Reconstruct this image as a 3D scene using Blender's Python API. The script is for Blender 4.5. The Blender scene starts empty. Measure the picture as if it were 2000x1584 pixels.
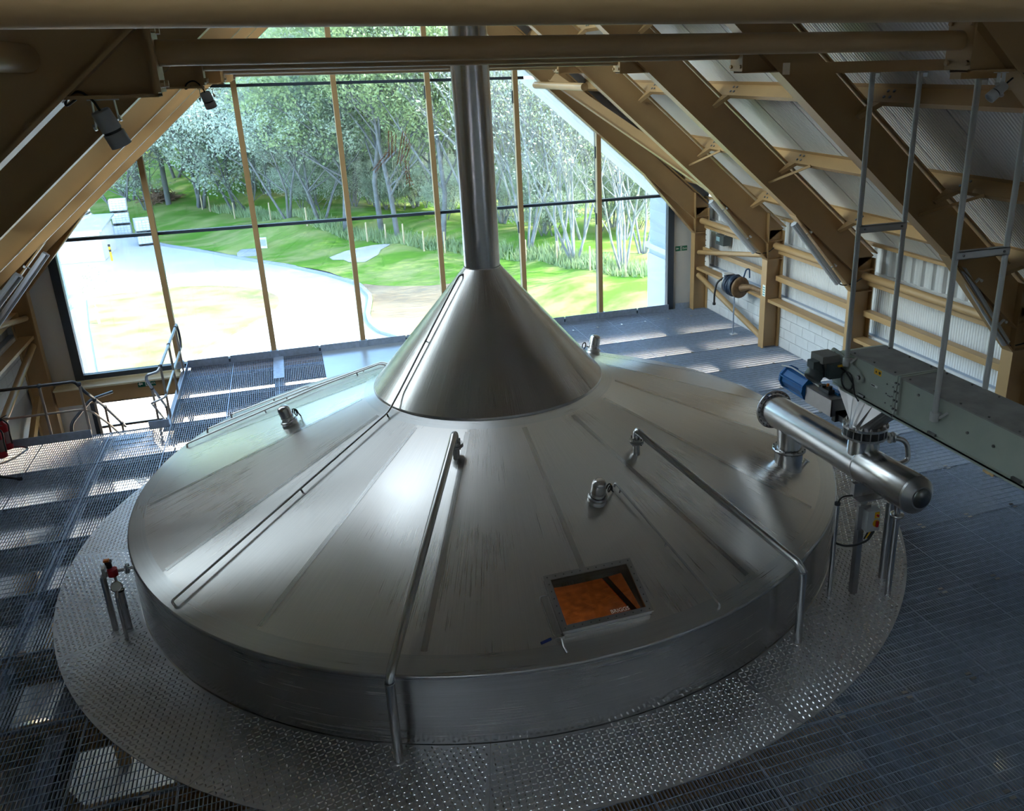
import bpy, math, random
import numpy as np
from mathutils import Vector, Matrix
random.seed(7)
sc = bpy.context.scene
COL = sc.collection
PI = math.pi
R_ = math.radians

# ------------------------------------------------------------------ camera
cam = bpy.data.cameras.new('camera')
co = bpy.data.objects.new('camera', cam); COL.objects.link(co)
cam.sensor_fit = 'HORIZONTAL'; cam.sensor_width = 36.0
cam.lens = 1646.47 / 2000 * 36.0
cam.shift_x = (1000 - 1134.06) / 2000
cam.shift_y = (730.2 - 792) / 2000
cam.clip_start = 0.05; cam.clip_end = 2000
rot = Matrix(((0.9447805757831935, 0.13159494901776758, -0.30012069741320463),
              (-0.3269412463699523, 0.31607610358296284, -0.8906207487847306),
              (-0.0223402113875255, 0.9395630187149893, 0.34164637978227924)))
co.matrix_world = Matrix.Translation((-2.2015, -10.3228, 5.6936)) @ rot.to_4x4()
sc.camera = co

# ------------------------------------------------------------------ light
SUN_DIR = Vector((0.70, -0.24, 0.62)).normalized()
w = bpy.data.worlds.new('world'); sc.world = w; w.use_nodes = True
nt = w.node_tree; nt.nodes.clear()
sky = nt.nodes.new('ShaderNodeTexSky'); sky.sky_type = 'NISHITA'
sky.sun_disc = False
sky.sun_elevation = math.asin(SUN_DIR.z); sky.sun_rotation = math.atan2(SUN_DIR.x, SUN_DIR.y)
sky.air_density = 1.0; sky.dust_density = 1.2; sky.ozone_density = 2.0
bg = nt.nodes.new('ShaderNodeBackground'); bg.inputs['Strength'].default_value = 0.55
wo = nt.nodes.new('ShaderNodeOutputWorld')
nt.links.new(sky.outputs[0], bg.inputs[0]); nt.links.new(bg.outputs[0], wo.inputs[0])
sl = bpy.data.lights.new('sun', 'SUN'); sl.energy = 4.2; sl.angle = R_(0.6); sl.color = (1.0, 0.95, 0.86)
so = bpy.data.objects.new('sun', sl); COL.objects.link(so)
so.rotation_euler = SUN_DIR.to_track_quat('Z', 'Y').to_euler()
so.location = (20, -10, 30)
vs = sc.view_settings
vs.view_transform = 'Standard'; vs.look = 'None'; vs.gamma = 1.0; vs.use_curve_mapping = False
vs.exposure = 3.5
sc.cycles.max_bounces = 10; sc.cycles.diffuse_bounces = 5; sc.cycles.glossy_bounces = 5
sc.cycles.transparent_max_bounces = 16
sc.cycles.sample_clamp_indirect = 6.0; sc.cycles.sample_clamp_direct = 0.0
sc.cycles.caustics_reflective = False; sc.cycles.caustics_refractive = False
sc.cycles.use_denoising = True

# ------------------------------------------------------------------ materials
def mat(name, color, rough=0.5, metal=0.0, noise=0.0, nscale=8.0, bump=0.0, bscale=40.0, spec=0.5, aniso=0.0,
        stretch=None, rnd=0.0, color2=None):
    m = bpy.data.materials.new(name); m.use_nodes = True
    t = m.node_tree; p = t.nodes['Principled BSDF']
    p.inputs['Base Color'].default_value = (*color, 1)
    p.inputs['Roughness'].default_value = rough
    p.inputs['Metallic'].default_value = metal
    p.inputs['Specular IOR Level'].default_value = spec
    if aniso: p.inputs['Anisotropic'].default_value = aniso
    tc = None
    if noise or bump or rnd:
        tc = t.nodes.new('ShaderNodeTexCoord')
        mp = t.nodes.new('ShaderNodeMapping')
        if stretch: mp.inputs['Scale'].default_value = stretch
        t.links.new(tc.outputs['Object'], mp.inputs[0])
    if noise or rnd:
        n = t.nodes.new('ShaderNodeTexNoise'); n.inputs['Scale'].default_value = nscale
        n.inputs['Detail'].default_value = 4
        t.links.new(mp.outputs[0], n.inputs['Vector'])
        mx = t.nodes.new('ShaderNodeMix'); mx.data_type = 'RGBA'
        c2 = color2 or tuple(max(0, c * (1 - noise)) for c in color)
        mx.inputs[6].default_value = (*c2, 1); mx.inputs[7].default_value = (*color, 1)
        rp = t.nodes.new('ShaderNodeValToRGB'); rp.color_ramp.elements[0].position = 0.35; rp.color_ramp.elements[1].position = 0.65
        t.links.new(n.outputs[0], rp.inputs[0]); t.links.new(rp.outputs[0], mx.inputs[0])
        last = mx.outputs[2]
        if rnd:
            oi = t.nodes.new('ShaderNodeObjectInfo')
            hs = t.nodes.new('ShaderNodeHueSaturation')
            mr = t.nodes.new('ShaderNodeMapRange'); mr.inputs[3].default_value = 1 - rnd; mr.inputs[4].default_value = 1 + rnd
            t.links.new(oi.outputs['Random'], mr.inputs[0]); t.links.new(mr.outputs[0], hs.inputs['Value'])
            t.links.new(last, hs.inputs['Color']); last = hs.outputs[0]
        t.links.new(last, p.inputs['Base Color'])
    if bump:
        n2 = t.nodes.new('ShaderNodeTexNoise'); n2.inputs['Scale'].default_value = bscale; n2.inputs['Detail'].default_value = 3
        t.links.new(mp.outputs[0], n2.inputs['Vector'])
        b = t.nodes.new('ShaderNodeBump'); b.inputs['Strength'].default_value = bump; b.inputs['Distance'].default_value = 0.01
        t.links.new(n2.outputs[0], b.inputs['Height']); t.links.new(b.outputs[0], p.inputs['Normal'])
    return m

def radial_steel(name, color, rough, rnd, circ=False, bumps=0.06):
    """brushed stainless steel, grain running up the slope (or round it)"""
    m = mat(name, color, rough, 1.0)
    t = m.node_tree; p = t.nodes['Principled BSDF']
    tc = t.nodes.new('ShaderNodeTexCoord'); sx = t.nodes.new('ShaderNodeSeparateXYZ')
    gm = t.nodes.new('ShaderNodeNewGeometry')
    t.links.new(gm.outputs['Position'], sx.inputs[0])
    at = t.nodes.new('ShaderNodeMath'); at.operation = 'ARCTAN2'
    t.links.new(sx.outputs[1], at.inputs[0]); t.links.new(sx.outputs[0], at.inputs[1])
    sq = t.nodes.new('ShaderNodeVectorMath'); sq.operation = 'LENGTH'
    cb0 = t.nodes.new('ShaderNodeCombineXYZ'); t.links.new(sx.outputs[0], cb0.inputs[0]); t.links.new(sx.outputs[1], cb0.inputs[1])
    t.links.new(cb0.outputs[0], sq.inputs[0])
    cb = t.nodes.new('ShaderNodeCombineXYZ')
    m1 = t.nodes.new('ShaderNodeMath'); m1.operation = 'MULTIPLY'; m1.inputs[1].default_value = 3.0 if circ else 320.0
    m2 = t.nodes.new('ShaderNodeMath'); m2.operation = 'MULTIPLY'; m2.inputs[1].default_value = 60.0 if circ else 1.2
    t.links.new(at.outputs[0], m1.inputs[0]); t.links.new(m1.outputs[0], cb.inputs[0])
    if circ == 1:
        t.links.new(sx.outputs[2], m2.inputs[0])
    else:
        t.links.new(sq.outputs['Value'], m2.inputs[0])
    t.links.new(m2.outputs[0], cb.inputs[1])
    n = t.nodes.new('ShaderNodeTexNoise'); n.inputs['Scale'].default_value = 1.0; n.inputs['Detail'].default_value = 3
    t.links.new(cb.outputs[0], n.inputs['Vector'])
    n3 = t.nodes.new('ShaderNodeTexNoise'); n3.inputs['Scale'].default_value = 1.1; n3.inputs['Detail'].default_value = 3
    t.links.new(gm.outputs['Position'], n3.inputs['Vector'])
    mr = t.nodes.new('ShaderNodeMapRange'); mr.inputs[3].default_value = rough - 0.05; mr.inputs[4].default_value = rough + 0.07
    t.links.new(n3.outputs[0], mr.inputs[0])
    ad = t.nodes.new('ShaderNodeMath'); ad.operation = 'MULTIPLY_ADD'; ad.inputs[1].default_value = 0.10
    t.links.new(n.outputs[0], ad.inputs[0]); t.links.new(mr.outputs[0], ad.inputs[2])
    t.links.new(ad.outputs[0], p.inputs['Roughness'])
    oi = t.nodes.new('ShaderNodeObjectInfo')
    m3 = t.nodes.new('ShaderNodeMapRange'); m3.inputs[3].default_value = 1 - rnd; m3.inputs[4].default_value = 1 + rnd
    t.links.new(oi.outputs['Random'], m3.inputs[0])
    m4 = t.nodes.new('ShaderNodeMapRange'); m4.inputs[3].default_value = 0.88; m4.inputs[4].default_value = 1.10
    t.links.new(n.outputs[0], m4.inputs[0])
    mu = t.nodes.new('ShaderNodeMath'); mu.operation = 'MULTIPLY'
    t.links.new(m3.outputs[0], mu.inputs[0]); t.links.new(m4.outputs[0], mu.inputs[1])
    vm = t.nodes.new('ShaderNodeVectorMath'); vm.operation = 'SCALE'; vm.inputs[0].default_value = color
    t.links.new(mu.outputs[0], vm.inputs['Scale']); t.links.new(vm.outputs[0], p.inputs['Base Color'])
    b = t.nodes.new('ShaderNodeBump'); b.inputs['Strength'].default_value = bumps; b.inputs['Distance'].default_value = 0.004
    t.links.new(n.outputs[0], b.inputs['Height']); t.links.new(b.outputs[0], p.inputs['Normal'])
    return m

def glass_mat(name, tint=(0.9, 0.95, 0.95), ior=1.45):
    m = bpy.data.materials.new(name); m.use_nodes = True
    t = m.node_tree; t.nodes.clear()
    o = t.nodes.new('ShaderNodeOutputMaterial'); tr = t.nodes.new('ShaderNodeBsdfTransparent'); gl = t.nodes.new('ShaderNodeBsdfGlossy')
    tr.inputs[0].default_value = (*tint, 1); gl.inputs['Roughness'].default_value = 0.01
    fr = t.nodes.new('ShaderNodeFresnel'); fr.inputs[0].default_value = ior
    mx = t.nodes.new('ShaderNodeMixShader')
    t.links.new(fr.outputs[0], mx.inputs[0]); t.links.new(tr.outputs[0], mx.inputs[1]); t.links.new(gl.outputs[0], mx.inputs[2])
    t.links.new(mx.outputs[0], o.inputs[0])
    return m

def leaf_mat(name, c1, c2):
    m = bpy.data.materials.new(name); m.use_nodes = True
    t = m.node_tree; t.nodes.clear()
    o = t.nodes.new('ShaderNodeOutputMaterial'); d = t.nodes.new('ShaderNodeBsdfDiffuse'); tl = t.nodes.new('ShaderNodeBsdfTranslucent')
    g = t.nodes.new('ShaderNodeNewGeometry'); n = t.nodes.new('ShaderNodeTexNoise'); n.inputs['Scale'].default_value = 0.5
    mx = t.nodes.new('ShaderNodeMix'); mx.data_type = 'RGBA'
    mx.inputs[6].default_value = (*c1, 1); mx.inputs[7].default_value = (*c2, 1)
    ad = t.nodes.new('ShaderNodeMath'); ad.operation = 'ADD'
    rp = t.nodes.new('ShaderNodeMath'); rp.operation = 'MULTIPLY'; rp.inputs[1].default_value = 0.5
    t.links.new(g.outputs['Random Per Island'], rp.inputs[0])
    t.links.new(g.outputs['Position'], n.inputs['Vector']); t.links.new(n.outputs[0], ad.inputs[0]); t.links.new(rp.outputs[0], ad.inputs[1])
    sb = t.nodes.new('ShaderNodeMath'); sb.operation = 'SUBTRACT'; sb.inputs[1].default_value = 0.25
    t.links.new(ad.outputs[0], sb.inputs[0]); t.links.new(sb.outputs[0], mx.inputs[0])
    t.links.new(mx.outputs[2], d.inputs[0]); t.links.new(mx.outputs[2], tl.inputs[0])
    ms = t.nodes.new('ShaderNodeMixShader'); ms.inputs[0].default_value = 0.4
    t.links.new(d.outputs[0], ms.inputs[1]); t.links.new(tl.outputs[0], ms.inputs[2]); t.links.new(ms.outputs[0], o.inputs[0])
    return m

def emit_mat(name, color, s):
    m = bpy.data.materials.new(name); m.use_nodes = True
    p = m.node_tree.nodes['Principled BSDF']
    p.inputs['Base Color'].default_value = (*color, 1); p.inputs['Emission Color'].default_value = (*color, 1)
    p.inputs['Emission Strength'].default_value = s
    return m

def ribbed(name, color, axis, pitch, rough=0.45, depth=0.006, metal=0.0, pnoise=0.03):
    """coated sheet with fine pressed ribs"""
    m = mat(name, color, rough, metal)
    t = m.node_tree; p = t.nodes['Principled BSDF']
    g = t.nodes.new('ShaderNodeNewGeometry'); sx = t.nodes.new('ShaderNodeSeparateXYZ')
    t.links.new(g.outputs['Position'], sx.inputs[0])
    mu = t.nodes.new('ShaderNodeMath'); mu.operation = 'MULTIPLY'; mu.inputs[1].default_value = 2 * PI / pitch
    t.links.new(sx.outputs[axis], mu.inputs[0])
    s = t.nodes.new('ShaderNodeMath'); s.operation = 'SINE'; t.links.new(mu.outputs[0], s.inputs[0])
    b = t.nodes.new('ShaderNodeBump'); b.inputs['Strength'].default_value = 0.5; b.inputs['Distance'].default_value = depth
    t.links.new(s.outputs[0], b.inputs['Height']); t.links.new(b.outputs[0], p.inputs['Normal'])
    return m

OCHRE = (0.47, 0.30, 0.14)
M = dict(
    ochre=mat('ochre_steel_paint', OCHRE, 0.42, 0, 0.06, 3.0, 0.05, 60),
    white_block=mat('white_painted_block', (0.74, 0.76, 0.80), 0.75, 0, 0.05, 9, 0.35, 70),
    mortar=mat('white_mortar', (0.60, 0.62, 0.66), 0.9),
    liner=ribbed('white_liner_sheet', (0.74, 0.76, 0.80), 1, 0.055, 0.35, 0.012),
    roofsheet=ribbed('white_roof_sheet', (0.87, 0.87, 0.87), 1, 0.05, 0.33, 0.010),
    corr=ribbed('white_corrugated_sheet', (0.70, 0.72, 0.75), 1, 0.25, 0.4, 0.05),
    white=mat('white_panel', (0.76, 0.76, 0.76), 0.5, 0, 0.03, 4),
    reveal=mat('pale_soffit', (0.72, 0.74, 0.70), 0.6),
    darkframe=mat('dark_grey_frame', (0.045, 0.06, 0.085), 0.35),
    galv=mat('galvanised_steel', (0.44, 0.52, 0.66), 0.42, 0.55, 0.18, 14, 0.05, 80),  # bluer than zinc: the reflected sky is put into the base colour
    galvdark=mat('dark_galvanised', (0.25, 0.27, 0.31), 0.45, 0.7),
    tread=mat('polished_tread_bars', (0.72, 0.72, 0.75), 0.24, 1.0),
    plate=mat('aluminium_tread_plate', (0.50, 0.50, 0.525), 0.46, 0.85, 0.10, 3.0, 0.03, 150),
    solidplate=mat('pale_floor_plate', (0.50, 0.56, 0.62), 0.3, 0.6, 0.08, 2),
    dish=radial_steel('brushed_steel_roof', (0.70, 0.67, 0.645), 0.235, 0.07),
    seam=radial_steel('ground_weld_seam', (0.60, 0.585, 0.57), 0.2, 0.05),
    rimst=radial_steel('brushed_steel_rim', (0.64, 0.63, 0.62), 0.24, 0.02, 2, 0.02),
    shell=radial_steel('brushed_steel_shell', (0.50, 0.49, 0.48), 0.2, 0.0, 1, 0.02),
    hood=radial_steel('brushed_steel_hood', (0.60, 0.575, 0.55), 0.2, 0.03),
    flue=radial_steel('brushed_steel_flue', (0.56, 0.55, 0.545), 0.18, 0.0, 1, 0.02),
    steel=mat('polished_steel', (0.62, 0.61, 0.61), 0.23, 1.0, 0.06, 5),
    steel2=mat('satin_steel', (0.52, 0.51, 0.51), 0.3, 1.0, 0.08, 6),
    steeldark=mat('dark_steel', (0.2, 0.2, 0.2), 0.35, 1.0),
    black=mat('black_rubber', (0.015, 0.015, 0.017), 0.5),
    blackpl=mat('black_plastic', (0.03, 0.03, 0.035), 0.35),
    greyplastic=mat('grey_plastic', (0.45, 0.46, 0.48), 0.45),
    motor=mat('dark_grey_motor_paint', (0.085, 0.105, 0.11), 0.45),
    conv=mat('pale_green_grey_paint', (0.42, 0.46, 0.41), 0.45, 0, 0.08, 4),
    convlid=mat('dusty_grey_lid', (0.33, 0.32, 0.31), 0.7, 0, 0.25, 5),
    tube=mat('pale_grey_tube_paint', (0.50, 0.50, 0.50), 0.4),
    blue=mat('blue_actuator_paint', (0.01, 0.16, 0.50), 0.35),
    darkblue=mat('dark_blue_grip', (0.01, 0.03, 0.18), 0.4),
    yellow=mat('yellow_plastic', (0.80, 0.45, 0.02), 0.4),
    red=mat('red_paint', (0.50, 0.01, 0.025), 0.3),
    orange=mat('orange_plastic', (0.7, 0.18, 0.02), 0.4),
    signgreen=mat('sign_green', (0.0, 0.16, 0.09), 0.5),
    signwhite=mat('sign_white', (0.85, 0.88, 0.86), 0.5),
    glass=glass_mat('window_glass', (0.46, 0.49, 0.48)),  # grey tint added to dim the bright outdoors
    warmglass=glass_mat('warm_tinted_glass', (0.97, 0.84, 0.66)),  # tint warms the daylight coming through the added rooflights
    hatchglass=glass_mat('hatch_glass', (0.75, 0.72, 0.68)),
    rust=mat('rust_brown_vinyl', (0.20, 0.05, 0.012), 0.6),
    palevinyl=mat('pale_vinyl', (0.62, 0.70, 0.60), 0.6),
    tubelamp=mat('opal_diffuser', (0.62, 0.65, 0.72), 0.25, 0, 0.0),
    floor=mat('pale_concrete', (0.60, 0.60, 0.60), 0.6, 0, 0.12, 1.2),
    road=mat('white_concrete_road', (0.56, 0.56, 0.56), 0.85, 0, 0.06, 0.7),
    kerb=mat('grey_kerb', (0.34, 0.36, 0.40), 0.85),
    ibc=mat('white_tote_plastic', (0.78, 0.80, 0.82), 0.4),
    cage=mat('grey_cage', (0.45, 0.48, 0.52), 0.4, 0.5),
    post=mat('timber_post', (0.55, 0.43, 0.28), 0.85),
    bark=mat('pale_grey_bark', (0.36, 0.36, 0.37), 0.9, 0, 0.5, 3),
    barkdark=mat('grey_bark', (0.20, 0.20, 0.21), 0.9, 0, 0.4, 3),
    mash=mat('brown_mash_bed', (0.16, 0.075, 0.03), 0.6, 0, 0.5, 9, 0.6, 20),
    leafA=leaf_mat('fresh_green_leaves', (0.24, 0.33, 0.15), (0.55, 0.63, 0.38)),
    leafB=leaf_mat('silver_green_leaves', (0.36, 0.43, 0.34), (0.70, 0.76, 0.66)),
    leafC=leaf_mat('yellow_green_leaves', (0.38, 0.43, 0.20), (0.68, 0.70, 0.46)),
    conifer=leaf_mat('blue_green_needles', (0.05, 0.10, 0.10), (0.12, 0.20, 0.18)),
    wing=mat('pale_blue_grey_cladding', (0.45, 0.52, 0.62), 0.5),
    cream=mat('cream_trim_and_lit_side', (0.72, 0.66, 0.48), 0.6),
)

def ground_mat(name, greens, tans, thr, scale):
    m = mat(name, greens, 0.95)
    t = m.node_tree; p = t.nodes['Principled BSDF']
    g = t.nodes.new('ShaderNodeNewGeometry')
    mp = t.nodes.new('ShaderNodeMapping'); mp.inputs['Scale'].default_value = (scale * 0.6, scale, scale)
    t.links.new(g.outputs['Position'], mp.inputs[0])
    n = t.nodes.new('ShaderNodeTexNoise'); n.inputs['Scale'].default_value = 1; n.inputs['Detail'].default_value = 7; n.inputs['Roughness'].default_value = 0.65
    t.links.new(mp.outputs[0], n.inputs['Vector'])
    rp = t.nodes.new('ShaderNodeValToRGB')
    rp.color_ramp.elements[0].position = thr - 0.09; rp.color_ramp.elements[0].color = (*greens, 1)
    rp.color_ramp.elements[1].position = thr + 0.09; rp.color_ramp.elements[1].color = (*tans, 1)
    e = rp.color_ramp.elements.new(thr); e.color = (*[(a + b) / 2 for a, b in zip(greens, tans)], 1)
    t.links.new(n.outputs[0], rp.inputs[0]); t.links.new(rp.outputs[0], p.inputs['Base Color'])
    p.inputs['Specular IOR Level'].default_value = 0.1
    return m
M['grass'] = ground_mat('bank_grass', (0.13, 0.27, 0.035), (0.36, 0.37, 0.14), 0.53, 0.45)
M['lawn'] = ground_mat('thin_new_lawn', (0.20, 0.26, 0.08), (0.32, 0.245, 0.165), 0.44, 0.9)
M['soil'] = ground_mat('bare_tan_soil', (0.30, 0.225, 0.15), (0.36, 0.28, 0.19), 0.5, 0.8)

# ------------------------------------------------------------------ mesh helpers
class MB:
    def __init__(s): s.v = []; s.f = []; s.sm = []
    def add(s, verts, faces, smooth=False):
        b = len(s.v); s.v.extend([tuple(x) for x in verts])
        for f in faces: s.f.append(tuple(i + b for i in f)); s.sm.append(smooth)
        return s
    def box(s, a, b):
        x0, y0, z0 = a; x1, y1, z1 = b
        return s.add([(x0,y0,z0),(x1,y0,z0),(x1,y1,z0),(x0,y1,z0),(x0,y0,z1),(x1,y0,z1),(x1,y1,z1),(x0,y1,z1)],
              [(0,3,2,1),(4,5,6,7),(0,1,5,4),(1,2,6,5),(2,3,7,6),(3,0,4,7)])
    def beam(s, p0, p1, w, h, up=(0,0,1), off=0.0):
        """box from p0 to p1; w across, h along 'up'; off shifts along up"""
        p0 = Vector(p0); p1 = Vector(p1); d = (p1 - p0).normalized(); u = Vector(up)
        sd = d.cross(u).normalized(); u = sd.cross(d).normalized()
        v = []
        for p in (p0, p1):
            for a, b in ((-1,-1),(1,-1),(1,1),(-1,1)):
                v.append(p + sd * (a * w / 2) + u * (b * h / 2 + off))
        return s.add(v, [(0,1,2,3),(7,6,5,4),(0,4,5,1),(1,5,6,2),(2,6,7,3),(3,7,4,0)])
    def cyl(s, p0, p1, r, n=16, r1=None, caps=True, smooth=True):
        p0 = Vector(p0); p1 = Vector(p1); r1 = r if r1 is None else r1
        d = (p1 - p0).normalized(); a = d.orthogonal().normalized(); b = d.cross(a)
        v = []
        for p, q in ((p0, r), (p1, r1)):
            for i in range(n):
                t = 2 * PI * i / n; v.append(p + a * (q * math.cos(t)) + b * (q * math.sin(t)))
        s.add(v, [(i, (i+1) % n, n + (i+1) % n, n + i) for i in range(n)], smooth)
        if caps:
            s.add(v[:n], [tuple(range(n))[::-1]]); s.add(v[n:], [tuple(range(n))])
        return s
    def tube(s, pts, r, n=8, caps=True, bend=0.0, seg=5):
        pts = [Vector(p) for p in pts]
        if bend:
            q = [pts[0]]
            for i in range(1, len(pts) - 1):
                a, b, c = pts[i-1], pts[i], pts[i+1]
                l = min(bend, (a-b).length * .49, (c-b).length * .49)
                u = b + (a-b).normalized() * l; v = b + (c-b).normalized() * l
                for k in range(seg + 1):
                    t = k / seg; q.append(u * (1-t)**2 + b * (2*t*(1-t)) + v * t*t)
            q.append(pts[-1]); pts = q
        rr = [r] * len(pts)
        if isinstance(r, (list, tuple)):
            rr = [float(np.interp(i/(len(pts)-1), np.linspace(0, 1, len(r)), r)) for i in range(len(pts))]
        v = []; a = None
        for i, p in enumerate(pts):
            if i == 0: d = pts[1] - pts[0]
            elif i == len(pts) - 1: d = pts[-1] - pts[-2]
            else: d = (pts[i+1] - p).normalized() + (p - pts[i-1]).normalized()
            d = d.normalized() if d.length > 1e-9 else Vector((0,0,1))
            a = d.orthogonal().normalized() if a is None else (a - d * a.dot(d)).normalized()
            b = d.cross(a)
            for k in range(n):
                t = 2 * PI * k / n; v.append(p + a * (rr[i] * math.cos(t)) + b * (rr[i] * math.sin(t)))
        f = []
        for i in range(len(pts) - 1):
            for k in range(n): f.append((i*n+k, i*n+(k+1) % n, (i+1)*n+(k+1) % n, (i+1)*n+k))
        s.add(v, f, True)
        if caps: s.add(v[:n], [tuple(range(n))[::-1]]); s.add(v[-n:], [tuple(range(n))])
        return s
    def lathe(s, prof, c=(0,0,0), n=48, axis=None, smooth=True, a0=0.0, a1=2*PI):
        """prof: list of (r, z); about vertical axis at c or along axis vector"""
        c = Vector(c); ax = Vector(axis).normalized() if axis else Vector((0,0,1))
        a = Vector((1,0,0)) if axis is None else ax.orthogonal().normalized(); b = ax.cross(a)
        full = abs(a1 - a0 - 2*PI) < 1e-6; m = n if full else n + 1
        v = []
        for r, z in prof:
            for i in range(m):
                t = a0 + (a1 - a0) * i / n
                v.append(c + ax * z + a * (r * math.cos(t)) + b * (r * math.sin(t)))
        f = []
        for j in range(len(prof) - 1):
            for i in range(n):
                k = (i + 1) % m
                f.append((j*m+i, j*m+k, (j+1)*m+k, (j+1)*m+i))
        return s.add(v, f, smooth)
    def prism(s, poly, d):
        """planar polygon (3-D points) extruded by vector d"""
        n = len(poly); d = Vector(d); p = [Vector(x) for x in poly]
        s.add(p + [x + d for x in p], [tuple(range(n))[::-1], tuple(range(n, 2*n))] + [(i, (i+1) % n, n+(i+1) % n, n+i) for i in range(n)])
        return s
    def bolt(s, p, d, r=0.016, h=0.012):
        p = Vector(p); s.cyl(p, p + Vector(d).normalized() * h, r, 6, smooth=False); return s

ORG = {}
def link(name, mb, m, parent=None, org=None, normals=None):
    me = bpy.data.meshes.new(name)
    o = bpy.data.objects.new(name, me); COL.objects.link(o)
    if parent is not None:
        o.parent = parent; b = ORG[parent]
    else:
        if org is None:
            a = np.array(mb.v); lo = a.min(0); hi = a.max(0); org = ((lo[0]+hi[0])/2, (lo[1]+hi[1])/2, lo[2])
        b = Vector(org); o.location = b
    ORG[o] = Vector(b)
    me.from_pydata([(x-b[0], y-b[1], z-b[2]) for x, y, z in mb.v], [], mb.f)
    me.polygons.foreach_set('use_smooth', mb.sm)
    me.materials.append(m)
    me.update()
    if normals: me.normals_split_custom_set_from_vertices(normals)
    return o
USED = {}
def tag(o, label, cat, group=None, kind=None):
    o['label'] = label; o['category'] = cat
    if group: o['group'] = group
    if kind: o['kind'] = kind
    return o
def thing(name, label, cat, loc, group=None, kind=None):
    o = bpy.data.objects.new(name, None); COL.objects.link(o)
    o.location = loc; o.empty_display_size = 0.2; ORG[o] = Vector(loc)
    return tag(o, label, cat, group, kind)
def single(name, mb, m, label, cat, group=None, kind=None, org=None):
    return tag(link(name, mb, m, None, org), label, cat, group, kind)
def dup(root, loc, rotz=0.0, scale=1.0, label=None, group=None):
    r = root.copy(); COL.objects.link(r); r.location = loc; r.rotation_euler = (0, 0, rotz); r.scale = (scale,)*3
    if label: r['label'] = label
    if group: r['group'] = group
    for ch in list(root.children):
        c = ch.copy(); COL.objects.link(c); c.parent = r
        for g in list(ch.children):
            d = g.copy(); COL.objects.link(d); d.parent = c
    return r
def text(name, body, size, matx, m, parent, align='CENTER', ext=0.0008):
    cu = bpy.data.curves.new(name, 'FONT'); cu.body = body; cu.size = size; cu.align_x = align; cu.align_y = 'CENTER'
    cu.extrude = ext; cu.materials.append(m)
    tmp = bpy.data.objects.new(name, cu)
    me = bpy.data.meshes.new_from_object(tmp); bpy.data.objects.remove(tmp)
    o = bpy.data.objects.new(name, me); COL.objects.link(o); o.parent = parent
    mx = matx.copy(); mx.translation = mx.translation - ORG[parent]
    o.matrix_local = mx; ORG[o] = ORG[parent]
    if not me.materials: me.materials.append(m)
    return o
def frame_mat(origin, xdir, ydir):
    x = Vector(xdir).normalized(); y = Vector(ydir); y = (y - x * y.dot(x)).normalized(); z = x.cross(y)
    m = Matrix((x, y, z)).transposed().to_4x4(); m.translation = Vector(origin); return m

# ------------------------------------------------------------------ outside ground
GZ = -4.5
KY = [5,12,18,21,23.3,24.2,25.5,27.2,28.5,30.4,33.25,36.2,39.5,42.3,46,49.4,55,70,230]
KX = [16,9,4.2,2.4,1.24,.72,.44,.46,.68,.93,.6,-.75,-2.8,-5,-7.5,-10.2,-13,-19,-60]
def kx(y): return float(np.interp(y, KY, KX))
def sst(x, a, b):
    t = min(1, max(0, (x-a)/(b-a))); return t*t*(3-2*t)
def terr(x, y):
    d = x - kx(y)
    if d <= 0: return GZ
    h = 1.3*sst(d,1,13) + .9*math.exp(-((x+2.5)**2/14+(y-47)**2/9)) + .5*math.exp(-((x-3)**2/20+(y-38)**2/12))
    h += .12*math.sin(x*.9+y*.5)*sst(d,2,6) + .08*math.sin(x*1.7-y*1.1)*sst(d,2,6)
    h += .08*min(max(0,y-60),60) + max(0,y-120)*.30
    return GZ + h
mb = MB(); mb.add([(-90,-60,GZ-.02),(90,-60,GZ-.02),(90,240,GZ-.02),(-90,240,GZ-.02)], [(0,1,2,3)])
single('road', mb, M['road'], 'white concrete road and yard sweeping past the glazed gable', 'road', None, 'structure')
def grid_terrain(name, ys, ds, m, lab, dz=0.0, f=None):
    v = []; F = []
    for y in ys:
        for d in ds:
            x = kx(y) + d; v.append((x, y, terr(x, y) + dz if d > 0 else GZ + 0.015))
    n = len(ds)
    for j in range(len(ys)-1):
        for i in range(n-1): F.append((j*n+i, j*n+i+1, (j+1)*n+i+1, (j+1)*n+i))
    mb = MB(); mb.add(v, F, True)
    return single(name, mb, m, lab, 'ground', None, 'structure')
ys = list(np.arange(9, 60, 0.75)) + list(np.arange(60, 121, 3)) + list(np.arange(123, 231, 8))
ds = [0.02] + list(np.arange(0.5, 20, 0.7)) + list(np.arange(21, 60, 3)) + list(np.arange(64, 190, 10))
grid_terrain('ground', ys, ds, M['grass'], 'sunlit grass bank rising from the kerb to the woodland')
# bare soil apron inside the bend of the kerb
mb = MB(); pts = []
for y in np.linspace(19, 33, 29):
    a = sst(y, 17, 22) * sst(-y, -33.5, -29)
    pts.append((kx(y) + .12, y, 5.2 * a + 0.02))
v = []; F = []
for x, y, wd in pts:
    for k in range(7):
        xx = x + wd * k / 6; v.append((xx, y, terr(xx, y) + 0.012))
for j in range(len(pts)-1):
    for i in range(6): F.append((j*7+i, j*7+i+1, (j+1)*7+i+1, (j+1)*7+i))
mb.add(v, F, True); single('bare_soil_apron', mb, M['soil'], 'bare tan soil strip inside the bend of the kerb', 'soil', None, 'structure')
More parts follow.
